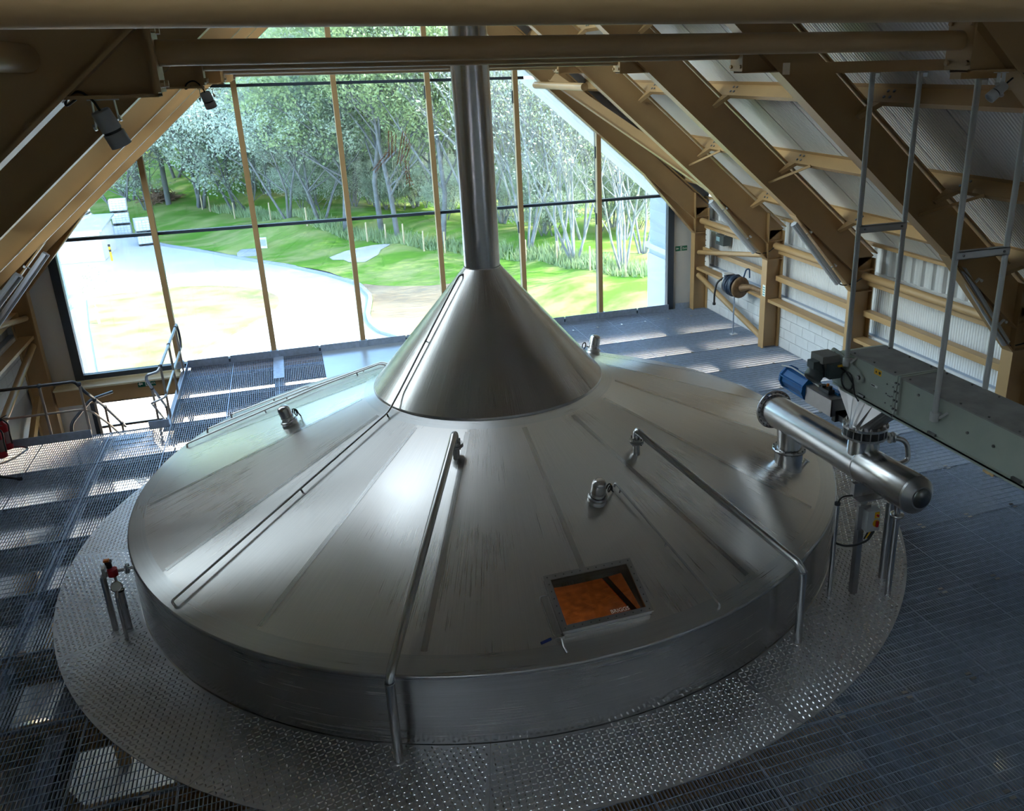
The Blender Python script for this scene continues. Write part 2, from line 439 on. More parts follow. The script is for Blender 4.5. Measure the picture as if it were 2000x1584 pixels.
# pale stony patch on the bank
mb = MB(); v = []; F = []
for j in range(7):
    for i in range(13):
        a = 2*PI*i/12; r = j/6*(1+.25*math.sin(3*a)); x = 1.3 + 1.6*r*math.cos(a); y = 38.5 + 1.5*r*math.sin(a)
        v.append((x, y, terr(x, y) + .02))
for j in range(6):
    for i in range(12): F.append((j*13+i, j*13+i+1, (j+1)*13+i+1, (j+1)*13+i))
mb.add(v, F, True); single('stony_patch', mb, mat('pale_stones', (.62,.58,.54), .95, 0, .3, 20), 'pale stony bare patch on the grass bank', 'soil', None, 'structure')
mb = MB()
for ya, yb in zip(np.arange(13, 62, .8), np.arange(13.8, 62.8, .8)):
    mb.beam((kx(ya), ya, GZ+.05), (kx(yb)-.0, yb, GZ+.05), .18, .14)
single('kerb', mb, M['kerb'], 'grey concrete kerb curving between the road and the grass bank', 'kerb', None, 'structure')
lawn = [(-12.3,35.6),(-9.3,36.3),(-6.9,36.0),(-4.9,34.8),(-3.7,33.0),(-3.3,31.5),(-3.4,29.8),(-4.3,28.0),(-5.4,26.0),(-6.5,23.7),(-7.6,21),(-9.2,17),(-9.0,17),(-9.8,23.7),(-11.1,30)]
lawn = [(-12.2,35.7),(-11,36.1),(-9.3,36.4),(-8.0,36.4),(-6.9,36.1),(-5.8,35.6),(-4.9,34.9),(-4.1,34.0),(-3.6,33.0),(-3.3,32.2),(-3.25,31.4),(-3.3,30.6),(-3.5,29.7),(-3.9,28.7),(-4.4,27.8),(-5.4,26.0),(-6.5,23.7),(-7.4,21.5),(-9.3,21.5),(-9.8,23.8),(-11.1,30.0)]
mb = MB(); mb.prism([(x, y, GZ) for x, y in lawn], (0,0,.07))
single('lawn', mb, M['lawn'], 'patchy tan and green island lawn in the white yard', 'lawn', None, 'structure')
# wooded hillside far behind
mb = MB(); v = []; F = []
n = 60
for j in range(12):
    for i in range(n):
        x = -150 + 300*i/(n-1); y = 118 + j*9
        v.append((x, y, -2 + j*3.2 + 2.0*math.sin(i*1.3+j) + 1.4*math.sin(i*2.9-j*2)))
for j in range(11):
    for i in range(n-1): F.append((j*n+i, j*n+i+1, (j+1)*n+i+1, (j+1)*n+i))
mb.add(v, F, True)
single('hill', mb, ground_mat('wooded_hillside', (.16,.22,.13), (.34,.38,.20), .5, .25), 'wooded hillside closing the view far behind the trees', 'hill', None, 'structure')

# ------------------------------------------------------------------ trees
def tree_meshes(seed, h, lean, nst, spread, leafn, leafsz, nb, droop=0.0, thick=1.0, crown0=.3):
    rnd = random.Random(seed); tr = MB(); lf = MB(); tips = []
    def branch(p, d, L, r, lvl):
        pts = [Vector(p)]; d = Vector(d).normalized(); k = 4 if lvl < 2 else 3
        for i in range(k):
            d = (d + Vector((rnd.gauss(0,.13), rnd.gauss(0,.13), rnd.gauss(.03,.08)))).normalized()
            pts.append(pts[-1] + d * L / k)
        rr = [r * (1 - .72*i/k) for i in range(k+1)]
        tr.tube(pts, rr, (6,5,3,3)[lvl], caps=False)
        if lvl == 0: ch = nb
        elif lvl == 1: ch = 5
        elif lvl == 2: ch = 3
        else: ch = 0
        if lvl >= 2: tips.extend(pts[1:])
        for c in range(ch):
            t = crown0 + (1-crown0) * (c + rnd.random()) / ch if lvl == 0 else rnd.uniform(.3, 1)
            i = min(k-1, int(t*k)); q = pts[i].lerp(pts[i+1], t*k-i)
            a = rnd.uniform(0, 2*PI); o = Vector((math.cos(a), math.sin(a), rnd.uniform(.1,.7) - droop*lvl))
            nd = (d * (.75 if lvl else .55) + o * spread).normalized()
            branch(q, nd, L * (rnd.uniform(.38,.55) * (1.25 - .6*t) if lvl == 0 else rnd.uniform(.4,.6)), max(.008, rr[i]*.5), lvl+1)
    for s in range(nst):
        a = 2*PI*s/nst + rnd.random(); ll = lean if nst > 1 else lean*.5
        branch((.12*math.cos(a)*(nst>1), .12*math.sin(a)*(nst>1), -.15), (ll*math.cos(a), ll*math.sin(a), 1), h*rnd.uniform(.85,1.05), (.085 if nst > 1 else .13)*thick*h/9, 0)
    for k in range(leafn):
        c = tips[rnd.randrange(len(tips))] + Vector((rnd.gauss(0,.22), rnd.gauss(0,.22), rnd.gauss(-.05,.22)))
        a = Vector((rnd.gauss(0,1), rnd.gauss(0,1), rnd.gauss(0,1))).normalized(); b = a.orthogonal().normalized()
        z = leafsz * rnd.uniform(.6, 1.4)
        lf.add([c - a*z*.5, c + b*z*.3, c + a*z*.5, c - b*z*.3], [(0,1,2,3)])
    return tr, lf
def tree(kind, label, bark, leaf, loc, args, group=None):
    t = thing(kind, label, 'tree', (0,0,0), group)
    tr, lf = tree_meshes(*args)
    link('trunk', tr, M[bark], t); f = link('foliage', lf, M[leaf], t); f['kind'] = 'stuff'
    t.location = loc
    return t
def gz(x, y): return (x, y, terr(x, y) - .05)
P = {}
#                                         seed  h   lean nst spr leafn size nb
P['birch'] = tree('birch_tree', 'multi-stemmed pale birch nearest the right wing wall, bare grey stems in a fan', 'bark', 'leafC', gz(12.3,26.2), (3, 9.5, .22, 5, .55, 2600, .13, 8, 0, .75, .25))
P['birchb'] = tree('birch_tree', 'pale multi-stemmed birch fanning out behind the mullion right of the flue', 'bark', 'leafB', gz(9.6,33.2), (9, 10.5, .20, 6, .55, 3000, .14, 8, 0, .8, .3))
P['willow'] = tree('willow_tree', 'dense silvery willow behind the second window bay, crown full of pale twigs', 'barkdark', 'leafB', gz(-2.4,47.6), (14, 8.5, .35, 3, .8, 14000, .17, 9, .15, 1.1, .16))
P['alder'] = tree('alder_tree', 'green leafy alder in front of the stag-like window decal', 'barkdark', 'leafA', gz(3.0,43.2), (21, 13.0, .1, 1, .75, 15000, .20, 16, .1, 1.0, .2))
P['alderb'] = tree('alder_tree', 'tall green alder with a dark leaning trunk beside the flue', 'barkdark', 'leafA', gz(5.6,36.6), (25, 12.5, .15, 1, .7, 12000, .19, 15, .1, .9, .22))
P['ash'] = tree('ash_tree', 'pale green airy tree at the left end of the wood behind the white totes', 'barkdark', 'leafC', gz(-14.3,67.5), (33, 13.0, .2, 2, .75, 14000, .22, 12, .05, 1.0, .14))
P['slim'] = tree('sapling_tree', 'slender twin-stemmed tree with a forked grey trunk right of the flue', 'bark', 'leafC', gz(10.7,31.0), (41, 9.5, .14, 2, .6, 2600, .14, 9, 0, .9, .35))
P['scrub'] = tree('scrub_tree', 'rounded grey-green scrub willow at the edge of the bank', 'barkdark', 'leafB', gz(-5.0,56.5), (52, 7.5, .4, 4, .8, 9500, .19, 8, .1, .9, .1))
P['alder']['label'] = 'green leafy alder filling the bay behind the brown barley decal'
spots = [  # kind, x, y, rot, scale, label
 ('birch', 14.2, 28.2, 1.1, .95, 'bare-stemmed birch half hidden by the right wing wall'),
 ('birchb', 11.0, 29.4, 2.2, .9, 'bushy pale birch with a dark fork, nearest the fence post by the right mullion'),
 ('birchb', 8.2, 37.0, 4.0, 1.05, 'pale birch clump standing just right of the flue base'),
 ('slim', 12.9, 33.5, 3.0, 1.1, 'slim grey-stemmed tree behind the birch at the right wing wall'),
 ('willow', -8.9, 61.5, 2.0, 1.25, 'wide silvery willow behind the leftmost mullion'),
 ('willow', -.4, 46.4, 3.6, 1.1, 'silvery willow leaning over the hollow in the bank'),
 ('willow', -6.0, 57.5, 5.0, 1.2, 'silvery willow with a crooked trunk left of the second mullion'),
 ('alder', .9, 44.6, 2.0, .95, 'green alder close behind the third mullion'),
 ('alder', 3.6, 40.0, 4.1, .9, 'green alder with two dark trunks below the barley decal'),
 ('alderb', -3.6, 60.5, 1.0, 1.15, 'tall green alder rising over the silvery willows'),
 ('ash', -11.2, 72.0, 2.5, 1.1, 'pale airy tree on the rise behind the brush pile'),
 ('scrub', -12.8, 63.5, 1.0, .9, 'low scrub willow beside the brush pile'),
 ('alderb', 6.6, 42.5, 3.0, 1.0, 'tall alder half hidden by the flue'),
]
for k, x, y, r, s, l in spots: dup(P[k], gz(x, y), r, s, l)
rnd = random.Random(5)
rows = []
for y0, x0, x1, stp, kinds in ((52, -1, 20, 2.7, ('alder','birchb','willow','slim')), (62, -14, 24, 3.1, ('alder','alderb','ash','willow')), (74, -22, 30, 3.5, ('ash','alder','alderb')), (90, -30, 38, 4.2, ('alderb','ash','willow')), (108, -38, 46, 5.0, ('ash','alder'))):
    x = x0
    while x < x1:
        rows.append((rnd.choice(kinds), x + rnd.uniform(-.9,.9), y0 + rnd.uniform(-3,3), rnd.uniform(0,6.28), rnd.uniform(.95,1.3))); x += stp
for x, y, k in ((7.2,45,'birchb'),(10.2,41,'birchb'),(12.8,39,'birch'),(15.6,36,'birchb'),(14.9,32.5,'birch'),(17.5,33,'birch'),(11.6,36.5,'slim'),(16.8,40,'birchb'),(19,38,'birch'),(9,47,'alder'),(13.5,45,'alderb')):
    rows.append((k, x, y, rnd.uniform(0,6.28), rnd.uniform(.9,1.15)))
for k, x, y, r, s in rows:
    dup(P[k], gz(x, y), r, s, 'spring woodland tree in the belt beyond the fence', 'trees in the woodland belt')
for i in range(75):
    y = rnd.uniform(50, 100); x = rnd.uniform(-1 - (y-50)*.45, 24 + (y-50)*.35)
    dup(P['scrub'], gz(x, y), rnd.uniform(0,6.28), rnd.uniform(.45,.8), 'low leafy understory bush between the trunks of the wood', 'understory bushes in the wood')
for i in range(16):
    y = rnd.uniform(34, 50); x = float(np.interp(y, [34, 40, 50], [9.5, 6.5, 0])) + rnd.uniform(1.5, 9)
    dup(P['scrub'], gz(x, y), rnd.uniform(0,6.28), rnd.uniform(.3,.5), 'low leafy understory bush between the trunks of the wood', 'understory bushes in the wood')
# conifers on the hillside
def conifer():
    t = thing('conifer_tree', 'dark blue-green conifer on the far hillside', 'tree', (0,0,0), 'conifers on the far hillside')
    r = random.Random(2); tr = MB(); tr.cyl((0,0,-.5), (0,0,11), .22, 6, .03); lf = MB()
    for i in range(2600):
        z = 1.0 + 10.3*r.random()**1.2; rad = (11.6-z)*.26*math.sqrt(r.random()); a = r.uniform(0,2*PI)
        c = Vector((rad*math.cos(a), rad*math.sin(a), z-rad*.3)); d = Vector((math.cos(a), math.sin(a), -.5)).normalized(); b = Vector((-math.sin(a), math.cos(a), r.uniform(-.4,.4)))
        lf.add([c-d*.35, c+b*.14, c+d*.4, c-b*.14], [(0,1,2,3)])
    link('trunk', tr, M['barkdark'], t); f = link('foliage', lf, M['conifer'], t); f['kind'] = 'stuff'
    return t
cf = conifer(); first = True
for i in range(64):
    x = rnd.uniform(-70, 80); j = rnd.uniform(0, 10); y = 118 + j*9
    loc = (x, y, -2 + j*3.2 - 1.0)
    if first: cf.location = loc; first = False
    else: dup(cf, loc, rnd.uniform(0,6), rnd.uniform(.9,1.4))
for i in range(44):
    x = rnd.uniform(-70, 80); j = rnd.uniform(0, 9); y = 118 + j*9
    dup(P[rnd.choice(['ash','alder'])], (x, y, -2 + j*3.2 - 1.0), rnd.uniform(0,6), rnd.uniform(1.0,1.4), 'bright deciduous tree on the far wooded hillside', 'deciduous trees on the far hillside')
# long grass along the fence
mb = MB(); r = random.Random(8)
for i in range(5200):
    y = r.uniform(24, 60); x = float(np.interp(y, [24,26.8,31.7,36,38,41,46,55,60], [12.3,10.8,9.1,5.6,3.5,1.9,-1.3,-5.8,-8.2])) + r.uniform(.1, 1.8)
    c = Vector((x, y, terr(x, y))); a = r.uniform(0, 2*PI); hh = r.uniform(.25,.6)
    tpt = c + Vector((r.gauss(0,.15), r.gauss(0,.15), hh)); s = Vector((math.cos(a), math.sin(a), 0))*.05
    mb.add([c-s, c+s, tpt], [(0,1,2)])
single('long_grass', mb, M['leafA'], 'tall uncut grass along the foot of the woodland fence', 'grass', None, 'stuff')
# fence posts
def fpost():
    t = MB(); t.cyl((0,0,-.1), (0,0,1.15), .05, 8, .045); return t
fp = None
for i, (x, y) in enumerate([(-8.5,60.4),(-7.9,59.4),(-6.0,55.0),(-3.5,50),(-1.3,45.8),(1.9,40.9),(2.9,40.0),(3.7,38.2),(4.6,36.8),(5.6,35.8),(7.4,33.7),(9.1,31.7),(10.2,29.8),(10.9,26.8),(12.0,25.0)]):
    loc = (x, y, terr(x, y))
    if fp is None:
        fp = single('fence_post', fpost(), M['post'], 'pale round timber fence post in the line below the wood', 'post', 'timber posts of the woodland fence', None, (0,0,0)); fp.location = loc
    else:
        o = fp.copy(); COL.objects.link(o); o.location = loc
# brush pile
mb = MB(); r = random.Random(3)
for i in range(160):
    a = r.uniform(0,6.28); q = r.uniform(0,1.6); p = Vector((-11.9+q*math.cos(a), 65.7+q*math.sin(a)*.8, terr(-11.9,65.7)+max(0,.9-q*.5)*r.random()))
    d = Vector((r.gauss(0,1), r.gauss(0,1), r.gauss(0,.3))).normalized()
    mb.beam(p-d*.7, p+d*.7, .05, .05)
single('brush_pile', mb, mat('dead_brush', (.22,.13,.09), .9), 'brown heap of cut brushwood at the edge of the wood', 'brush', None, 'stuff')
# totes
def tote():
    t = thing('liquid_tote', 'x', 'container', (0,0,0), 'white liquid totes in the yard')
    ZS = .72
    b = MB(); b.box((-.5,-.58,.16), (.5,.58,1.12)); b.cyl((0,0,1.12), (0,0,1.16), .09, 12); link('bottle', b, M['ibc'], t)
    c = MB()
    for z in (.2,.42,.64,.86,1.1):
        for s in (-1,1): c.box((-.53,s*.6-.012,z), (.53,s*.6+.012,z+.025)); c.box((s*.52-.012,-.6,z), (s*.52+.012,.6,z+.025))
    for k in range(6):
        x = -.5+.2*k; y = -.58+.232*k
        for s in (-1,1): c.box((x-.01,s*.6-.01,.15), (x+.01,s*.6+.01,1.12)); c.box((s*.52-.01,y-.01,.15), (s*.52+.01,y+.01,1.12))
    link('cage', c, M['cage'], t)
    p = MB(); p.box((-.52,-.6,.10), (.52,.6,.15))
    for x in (-.42,0,.42): p.box((x-.08,-.6,0), (x+.08,.6,.10))
    link('pallet', p, M['blackpl'], t)
    for ch in t.children: ch.scale = (1,1,ZS)
    return t
tt = tote(); first = True
for x, y, z, r, l in ((-11.3,50.6,0,.2,'bottom white tote of the short stack beside the leftmost mullion'),(-11.3,50.6,.84,.2,'top white tote of the short stack beside the leftmost mullion'),
        (-13.2,54.6,0,.1,'bottom white tote of the middle stack in the yard'),(-13.2,54.6,.84,.14,'second white tote of the middle stack in the yard'),(-13.2,54.6,1.68,.1,'topmost white tote of the middle stack in the yard'),
        (-15.4,54.2,0,0,'bottom white tote of the stack behind the grey-roofed shed'),(-15.4,54.2,.84,.05,'second white tote of the stack behind the grey-roofed shed'),(-15.5,54.2,1.68,.0,'topmost white tote of the stack behind the grey-roofed shed'),(-16.6,54.5,.84,.1,'white tote beside the stack behind the grey-roofed shed'),(-16.6,54.5,0,.1,'white tote under another at the far left of the yard')):
    o = tt if first else dup(tt, (0,0,0)); first = False
    o.location = (x, y, GZ+z); o.rotation_euler = (0,0,r); o['label'] = l
# shed with grey roof
t = thing('yard_shed', 'low white shed with a flat grey roof at the left edge of the yard', 'shed', (-15.6,47.5,GZ))
b = MB(); b.box((-18.5,45.8,GZ), (-13.0,50,GZ+1.75)); link('wall', b, M['white'], t)
b = MB(); b.prism([(-18.7,45.6,GZ+1.75),(-12.8,45.6,GZ+1.75),(-12.8,50.2,GZ+2.05),(-18.7,50.2,GZ+2.05)], (0,0,.12)); link('roof', b, mat('shed_roof', (.42,.47,.53), .5), t)
t = thing('bollard', 'short bollard with black and yellow bands near the shed', 'bollard', (-12.6,45.6,GZ))
b = MB(); b.cyl((-12.6,45.6,GZ), (-12.6,45.6,GZ+.95), .06, 10); link('body', b, M['yellow'], t)
for z in (.55,.85):
    b = MB(); b.cyl((-12.6,45.6,GZ+z), (-12.6,45.6,GZ+z+.13), .065, 10); link('black_band', b, M['black'], t)
t = thing('meter_box', 'small grey utility box standing on the grass bank', 'box', (-4.0,44.0,terr(-4.0,44.0)))
z = terr(-4,44); b = MB(); b.box((-4.2,43.85,z), (-3.8,44.15,z+.62)); link('body', b, M['ibc'], t); b = MB(); b.box((-4.16,43.83,z+.15), (-3.84,43.85,z+.55)); link('door', b, M['cage'], t)
mb = MB(); z = terr(-5.0,43.4); mb.prism([(-5.5,42.9,z-.05),(-4.4,42.8,z-.05),(-4.3,43.9,z-.05),(-5.3,44.0,z-.05)], (0,0,.25)); single('stone_slab', mb, M['kerb'], 'flat grey concrete slab lying in the grass beside the kerb', 'slab')
t = thing('guarded_sapling', 'thin sapling with a white tree guard on the island lawn', 'sapling', (-10.8,30.4,GZ+.07))
b = MB(); b.cyl((-10.8,30.4,GZ+.05), (-10.8,30.4,GZ+.8), .05, 8); link('tree_guard', b, M['ibc'], t)
b = MB(); b.tube([(-10.8,30.4,GZ+.8),(-10.85,30.4,GZ+1.6),(-10.8,30.45,GZ+2.5)], [.02,.015,.006], 5)
for i in range(7): b.tube([(-10.83,30.42,GZ+1.4+.15*i),(-10.83+.5*math.cos(i*2.1),30.42+.5*math.sin(i*2.1),GZ+1.75+.15*i)], [.01,.004], 4)
link('stem', b, M['bark'], t)
r = random.Random(4); b = MB()
for i in range(220):
    c = Vector((-10.83+r.gauss(0,.28), 30.42+r.gauss(0,.28), GZ+r.uniform(1.4,2.6))); a = Vector((r.gauss(0,1),r.gauss(0,1),r.gauss(0,1))).normalized()*.05; q = a.orthogonal().normalized()*.03
    b.add([c-a,c+q,c+a,c-q],[(0,1,2,3)])
f = link('foliage', b, M['leafA'], t); f['kind'] = 'stuff'

# ================================================================== BUILDING
XC = -0.12
SLP = 0.862
UT = Vector((0.757, 0, -0.653)); UN = Vector((0.653, 0, 0.757))
def zl(u): return 5.60 - SLP * (u - 3.12)
def zu(u): return zl(u) + 0.66
def X(s, u): return XC + s * u
FRAMES = [7.95, 4.64, 1.74, -1.78, -5.05, -8.4]
YF = 8.05; YG = 8.22          # inner face of the mullions, glass plane
WU = 7.42                     # wall face
def st(name, lab, loc=(0,0,0)):
    return thing(name, lab, 'building', loc, None, 'structure')

# ---- side walls -------------------------------------------------------------
def side_wall(s, name, lab):
    t = st(name, lab, (X(s, WU), 0, 0))
    x0, x1 = sorted((X(s, WU+.02), X(s, WU+.3)))
    b = MB(); b.box((x0, -12.2, -4.55), (x1, 8.3, 1.02)); link('wall_core', b, M['mortar'], t)
    # block courses, each block an object
    bw, bh = .44, .215; me = None
    for c in range(5):
        z = .0 + c * bh; y = 8.1 - (.22 if c % 2 else 0)
        while y > (-2.6 if s > 0 else 3.0):
            xa = X(s, WU-.0); 
            if me is None:
                b = MB(); e = .004
                b.box((xa-.012, y-bw+e, z+e), (xa+.03, y-e, z+bh-e))
                o = link('block', b, M['white_block'], t); me = (o, y, z)
            else:
                o = me[0].copy(); COL.objects.link(o); o.location = (0, y-me[1], z-me[2])
            y -= bw
    # liner sheets 1 m wide above the blockwork, set back on a ledge
    first = None
    for k in range(21):
        y = 8.2 - k
        if first is None:
            b = MB(); xa, xb = sorted((X(s, WU+.17), X(s, WU+.2))); b.box((xa, y-.994, 1.02), (xb, y, 2.12))
            first = (link('liner_sheet', b, M['liner'], t), y)
            b = MB(); xa, xb = sorted((X(s, WU+.26), X(s, WU+.3))); n = 8; pts = []
            for i in range(n+1):
                yy = y - .994*i/n
                for dz in ((0,) ): pass
                pts.append(yy)
            prof = []
            for i in range(4):
                a = y - .994*i/4; q = .994/4
                prof += [(a, 0), (a-q*.35, 0), (a-q*.5, -.04*s), (a-q*.85, -.04*s)]
            prof.append((y-.994, 0))
            v = []; F = []
            for yy, dx in prof: v += [(X(s, WU+.24)+dx, yy, 1.9), (X(s, WU+.24)+dx, yy, 2.85)]
            for i in range(len(prof)-1): F.append((2*i, 2*i+1, 2*i+3, 2*i+2))
            b = MB(); b.add(v, F); f2 = link('corrugated_sheet', b, M['corr'], t)
        else:
            o = first[0].copy(); COL.objects.link(o); o.location = (0, y-first[1], 0)
            o = f2.copy(); COL.objects.link(o); o.location = (0, y-first[1], 0)
    b = MB(); xa, xb = sorted((X(s, WU+.0), X(s, WU+.26))); b.box((xa, -12.2, 1.02), (xb, 8.3, 1.045)); link('ledge', b, mat('blue_grey_flashing', (.33,.40,.52), .35, .3), t)
    xa, xb = sorted((X(s, WU+.17), X(s, WU+.27))); b = MB(); b.box((xa, -12.2, 2.12), (xb, 8.3, 2.15)); link('head_trim', b, M['white'], t)
    b = MB(); xa, xb = sorted((X(s, WU+.3), X(s, WU+.34))); b.box((xa, -12.2, 1.0), (xb, 8.3, 2.9)); link('outer_sheet', b, M['white'], t)
    return t
WR = side_wall(1, 'wall_right', 'right side wall, white blockwork below white ribbed lining')
WL = side_wall(-1, 'wall_left', 'left side wall, white blockwork below white ribbed lining')

# ---- roof -------------------------------------------------------------------
ADDED_ROOFLIGHTS = {0: 6.9, 1: 6.9, 2: 6.9, 3: 6.9, 4: 6.9, 5: 6.9, 6: 6.9, 7: 3.0, 17: 6.9}  # invented rooflights, added to let more daylight inside
def roof(s, name, lab):
    t = st(name, lab, (X(s, 3.7), 0, zu(3.7)+.27))
    first = None; U0, U1 = .5, 6.9
    for k in range(21):
        y = 8.3 - k
        if s < 0 and k in ADDED_ROOFLIGHTS:                       # glazed strip added in the left slope to brighten the interior
            U1 = ADDED_ROOFLIGHTS[k]
            for ua, ub in ((0, U0), (U1, 7.78)):
                a = Vector((X(s, ua), y, zu(ua)+.27)); e = Vector((X(s, ub), y, zu(ub)+.27))
                b = MB(); b.prism([a, e, e + Vector((0,-.988,0)), a + Vector((0,-.988,0))], (0,0,.17)); link('roof_panel', b, M['roofsheet'], t)
            a = Vector((X(s, U0), y, zu(U0)+.30)); e = Vector((X(s, U1), y, zu(U1)+.30))
            b = MB(); b.prism([a, e, e + Vector((0,-1.0,0)), a + Vector((0,-1.0,0))], (0,0,.02)); link('added_rooflight', b, M['warmglass'], t)
            continue
        if first is None:
            a = Vector((X(s, 0), y, zu(0)+.27)); e = Vector((X(s, 7.78), y, zu(7.78)+.27))
            b = MB(); b.prism([a, e, e + Vector((0,-.972,0)), a + Vector((0,-.972,0))], (0,0,.05))
            first = (link('roof_panel', b, M['roofsheet'], t), y)
        else:
            o = first[0].copy(); COL.objects.link(o); o.location = (0, y-first[1], 0)
    runs = []; k = 0
    while k < 21:
        j = k
        while j < 21 and not (s < 0 and j in ADDED_ROOFLIGHTS): j += 1
        if j > k: runs.append((8.3-k, 8.3-j))
        k = j + 1
    for ya, yb in runs:
        a = Vector((X(s, 0), ya, zu(0)+.34)); e = Vector((X(s, 7.85), ya, zu(7.85)+.34))
        b = MB(); b.prism([a, e, e + Vector((0,yb-ya,0)), a + Vector((0,yb-ya,0))], (0,0,.12)); link('roof_deck', b, M['galvdark'], t)
    # verge oversailing the gable
    a = Vector((X(s, 0), 10.1, zl(0)+.12)); e = Vector((X(s, 7.7), 10.1, zl(7.7)+.12))
    b = MB(); b.prism([a, e, e + Vector((0,-1.85,0)), a + Vector((0,-1.85,0))], (0,0,.75)); link('verge_soffit', b, M['reveal'], t)
    return t
roof(1, 'ceiling_right', 'right roof slope lined with long white ribbed sheets')
roof(-1, 'ceiling_left', 'left roof slope lined with long white ribbed sheets')

# ---- gable wall -------------------------------------------------------------
GW = st('wall_gable', 'glazed end wall with white side panels and a brown floor-edge beam', (XC, 8.2, 0))
JL, JR = -6.667, 6.406
b = MB(); b.prism([(JR+.07,8.18,-.1),(X(1,WU+.2),8.18,-.1),(X(1,WU+.2),8.18,zl(7.6)),(JR+.07,8.18,zl(JR+.19))], (0,.14,0)); link('side_panel', b, M['white'], GW)
b = MB(); b.prism([(JL-.07,8.18,-.1),(X(-1,WU+.2),8.18,-.1),(X(-1,WU+.2),8.18,zl(7.6)),(JL-.07,8.18,zl(-JL-.05))], (0,.14,0)); link('side_panel', b, M['white'], GW)
b = MB(); b.box((-7.1,7.86,-.46), (7.0,8.12,-.10)); link('spandrel_beam', b, M['ochre'], GW)
b = MB(); b.box((-7.1,7.80,-.12), (-4.8,8.2,-.085)); b.box((-7.1,8.1,-.085),(-4.8,8.22,-.04)); link('sill_board', b, M['cream'], GW)
b = MB(); b.box((X(-1,WU+.3),8.12,-4.55), (-6.6,8.3,-.1)); b.box((6.4,8.12,-4.55), (X(1,WU+.3),8.3,-.1)); link('lower_side_panel', b, M['white'], GW)
for s, nm in ((1, 'wall_wing_right'), (-1, 'wall_wing_left')):
    xin = 6.6 if s > 0 else -6.9
    t = st(nm, 'white wing wall projecting outside the gable on the %s' % ('right' if s > 0 else 'left'), (xin, 9.2, GZ))
    xo = xin + s*.7
    b = MB(); xa, xb = sorted((xin, xo)); b.box((xa, 8.32, GZ), (xb, 10.0, 1.06)); link('base_block', b, M['white_block'], t)
    b = MB(); xa, xb = sorted((xin-.04*s, xo)); b.box((xa, 8.32, 1.20), (xb, 10.04, 1.34)); link('ledge_trim', b, M['ibc'], t)
    b = MB(); xa, xb = sorted((xin+.03*s, xo)); b.box((xa, 8.32, 1.06), (xb, 9.98, 1.20)); link('shadow_gap', b, M['wing'], t)
    u = abs(xin-XC)
    b = MB(); xa, xb = sorted((xin+.05*s, xo)); b.prism([(xin+.05*s,8.32,1.34),(xo,8.32,1.34),(xo,8.32,zl(u+.7)+.1),(xin+.05*s,8.32,zl(u+.05)+.1)], (0,1.65,0)); link('cladding', b, M['wing'], t)

for s_ in (1, -1):
    b = MB(); b.prism([(X(s_,0),8.12,zl(0)+.02),(X(s_,7.5),8.12,zl(7.5)+.02),(X(s_,7.5),8.12,zu(7.5)+.36),(X(s_,0),8.12,zu(0)+.36)], (0,.16,0)); link('gable_infill', b, M['galvdark'], GW)
# ---- big gable window -------------------------------------------------------
W1 = st('window_1', 'tall gable window of tinted panes between slim ochre mullions', (XC, YG, 0))
MUL = [-4.787 + 1.868*k for k in range(6)]
ZT = [2.785, 5.512]
xs = [JL] + MUL + [JR]
def clip(poly, f):
    out = []
    for i in range(len(poly)):
        a = poly[i]; c = poly[(i+1) % len(poly)]; fa = f(a); fc = f(c)
        if fa >= 0: out.append(a)
        if fa * fc < 0:
            t = fa/(fa-fc); out.append((a[0]+(c[0]-a[0])*t, a[1]+(c[1]-a[1])*t))
    return out
for i in range(7):
    lo = 0.06
    for zt in ZT + [9.5]:
        p = [(xs[i]+.03, lo), (xs[i+1]-.03, lo), (xs[i+1]-.03, zt-.03), (xs[i]+.03, zt-.03)]
        p = clip(p, lambda q: zl(q[0]-XC)+.1-q[1]); p = clip(p, lambda q: zl(-(q[0]-XC))+.1-q[1]) if p else p
        if len(p) > 2:
            b = MB(); b.prism([(x, YG, z) for x, z in p], (0,.02,0)); link('pane', b, M['glass'], W1)
        lo = zt+.03
for x in MUL:
    zt = zl(abs(x-XC))+.12
    b = MB(); b.box((x-.05, YF, .13), (x+.05, YF+.13, zt)); link('mullion', b, M['ochre'], W1)
    b = MB(); b.box((x-.035, YF+.13, .0), (x+.035, YG+.06, zt)); link('mullion_cap', b, M['darkframe'], W1)
    b = MB(); b.box((x-.052, YF+.03, .13), (x-.0505, YF+.13, zt)); link('mullion_lit_side', b, M['cream'], W1)  # outdoor light on the mullion side, put into the pale colour
    b = MB(); b.box((x-.085, YF-.05, 0.0), (x+.085, YF+.05, .15)); link('mullion_shoe', b, M['galv'], W1)
for z, xa, xb in ((ZT[0], JL-.3, JR+.25), (ZT[1], -3.35, 2.9)):
    b = MB(); b.box((xa, YG-.06, z-.03), (xb, YG+.05, z+.03)); link('transom', b, M['darkframe'], W1)
for x, s in ((JL, -1), (JR, 1)):
    b = MB(); b.box((x-.08, YF+.08, -.05), (x+.08, YG+.06, zl(abs(x-XC))+.1)); link('jamb', b, M['darkframe'], W1)
b = MB(); b.box((JL, YG-.08, -.04), (JR, YG+.06, .06)); link('sill_frame', b, M['darkframe'], W1)
# hinge and closer bits on mullions
for k, z in ((3,5.15),(4,5.0),(5,3.75),(5,2.25),(4,2.2)):
    b = MB(); b.box((MUL[k]-.075, YF+.06, z), (MUL[k]-.05, YF+.12, z+.26)); link('vent_hinge', b, M['darkframe'], W1)
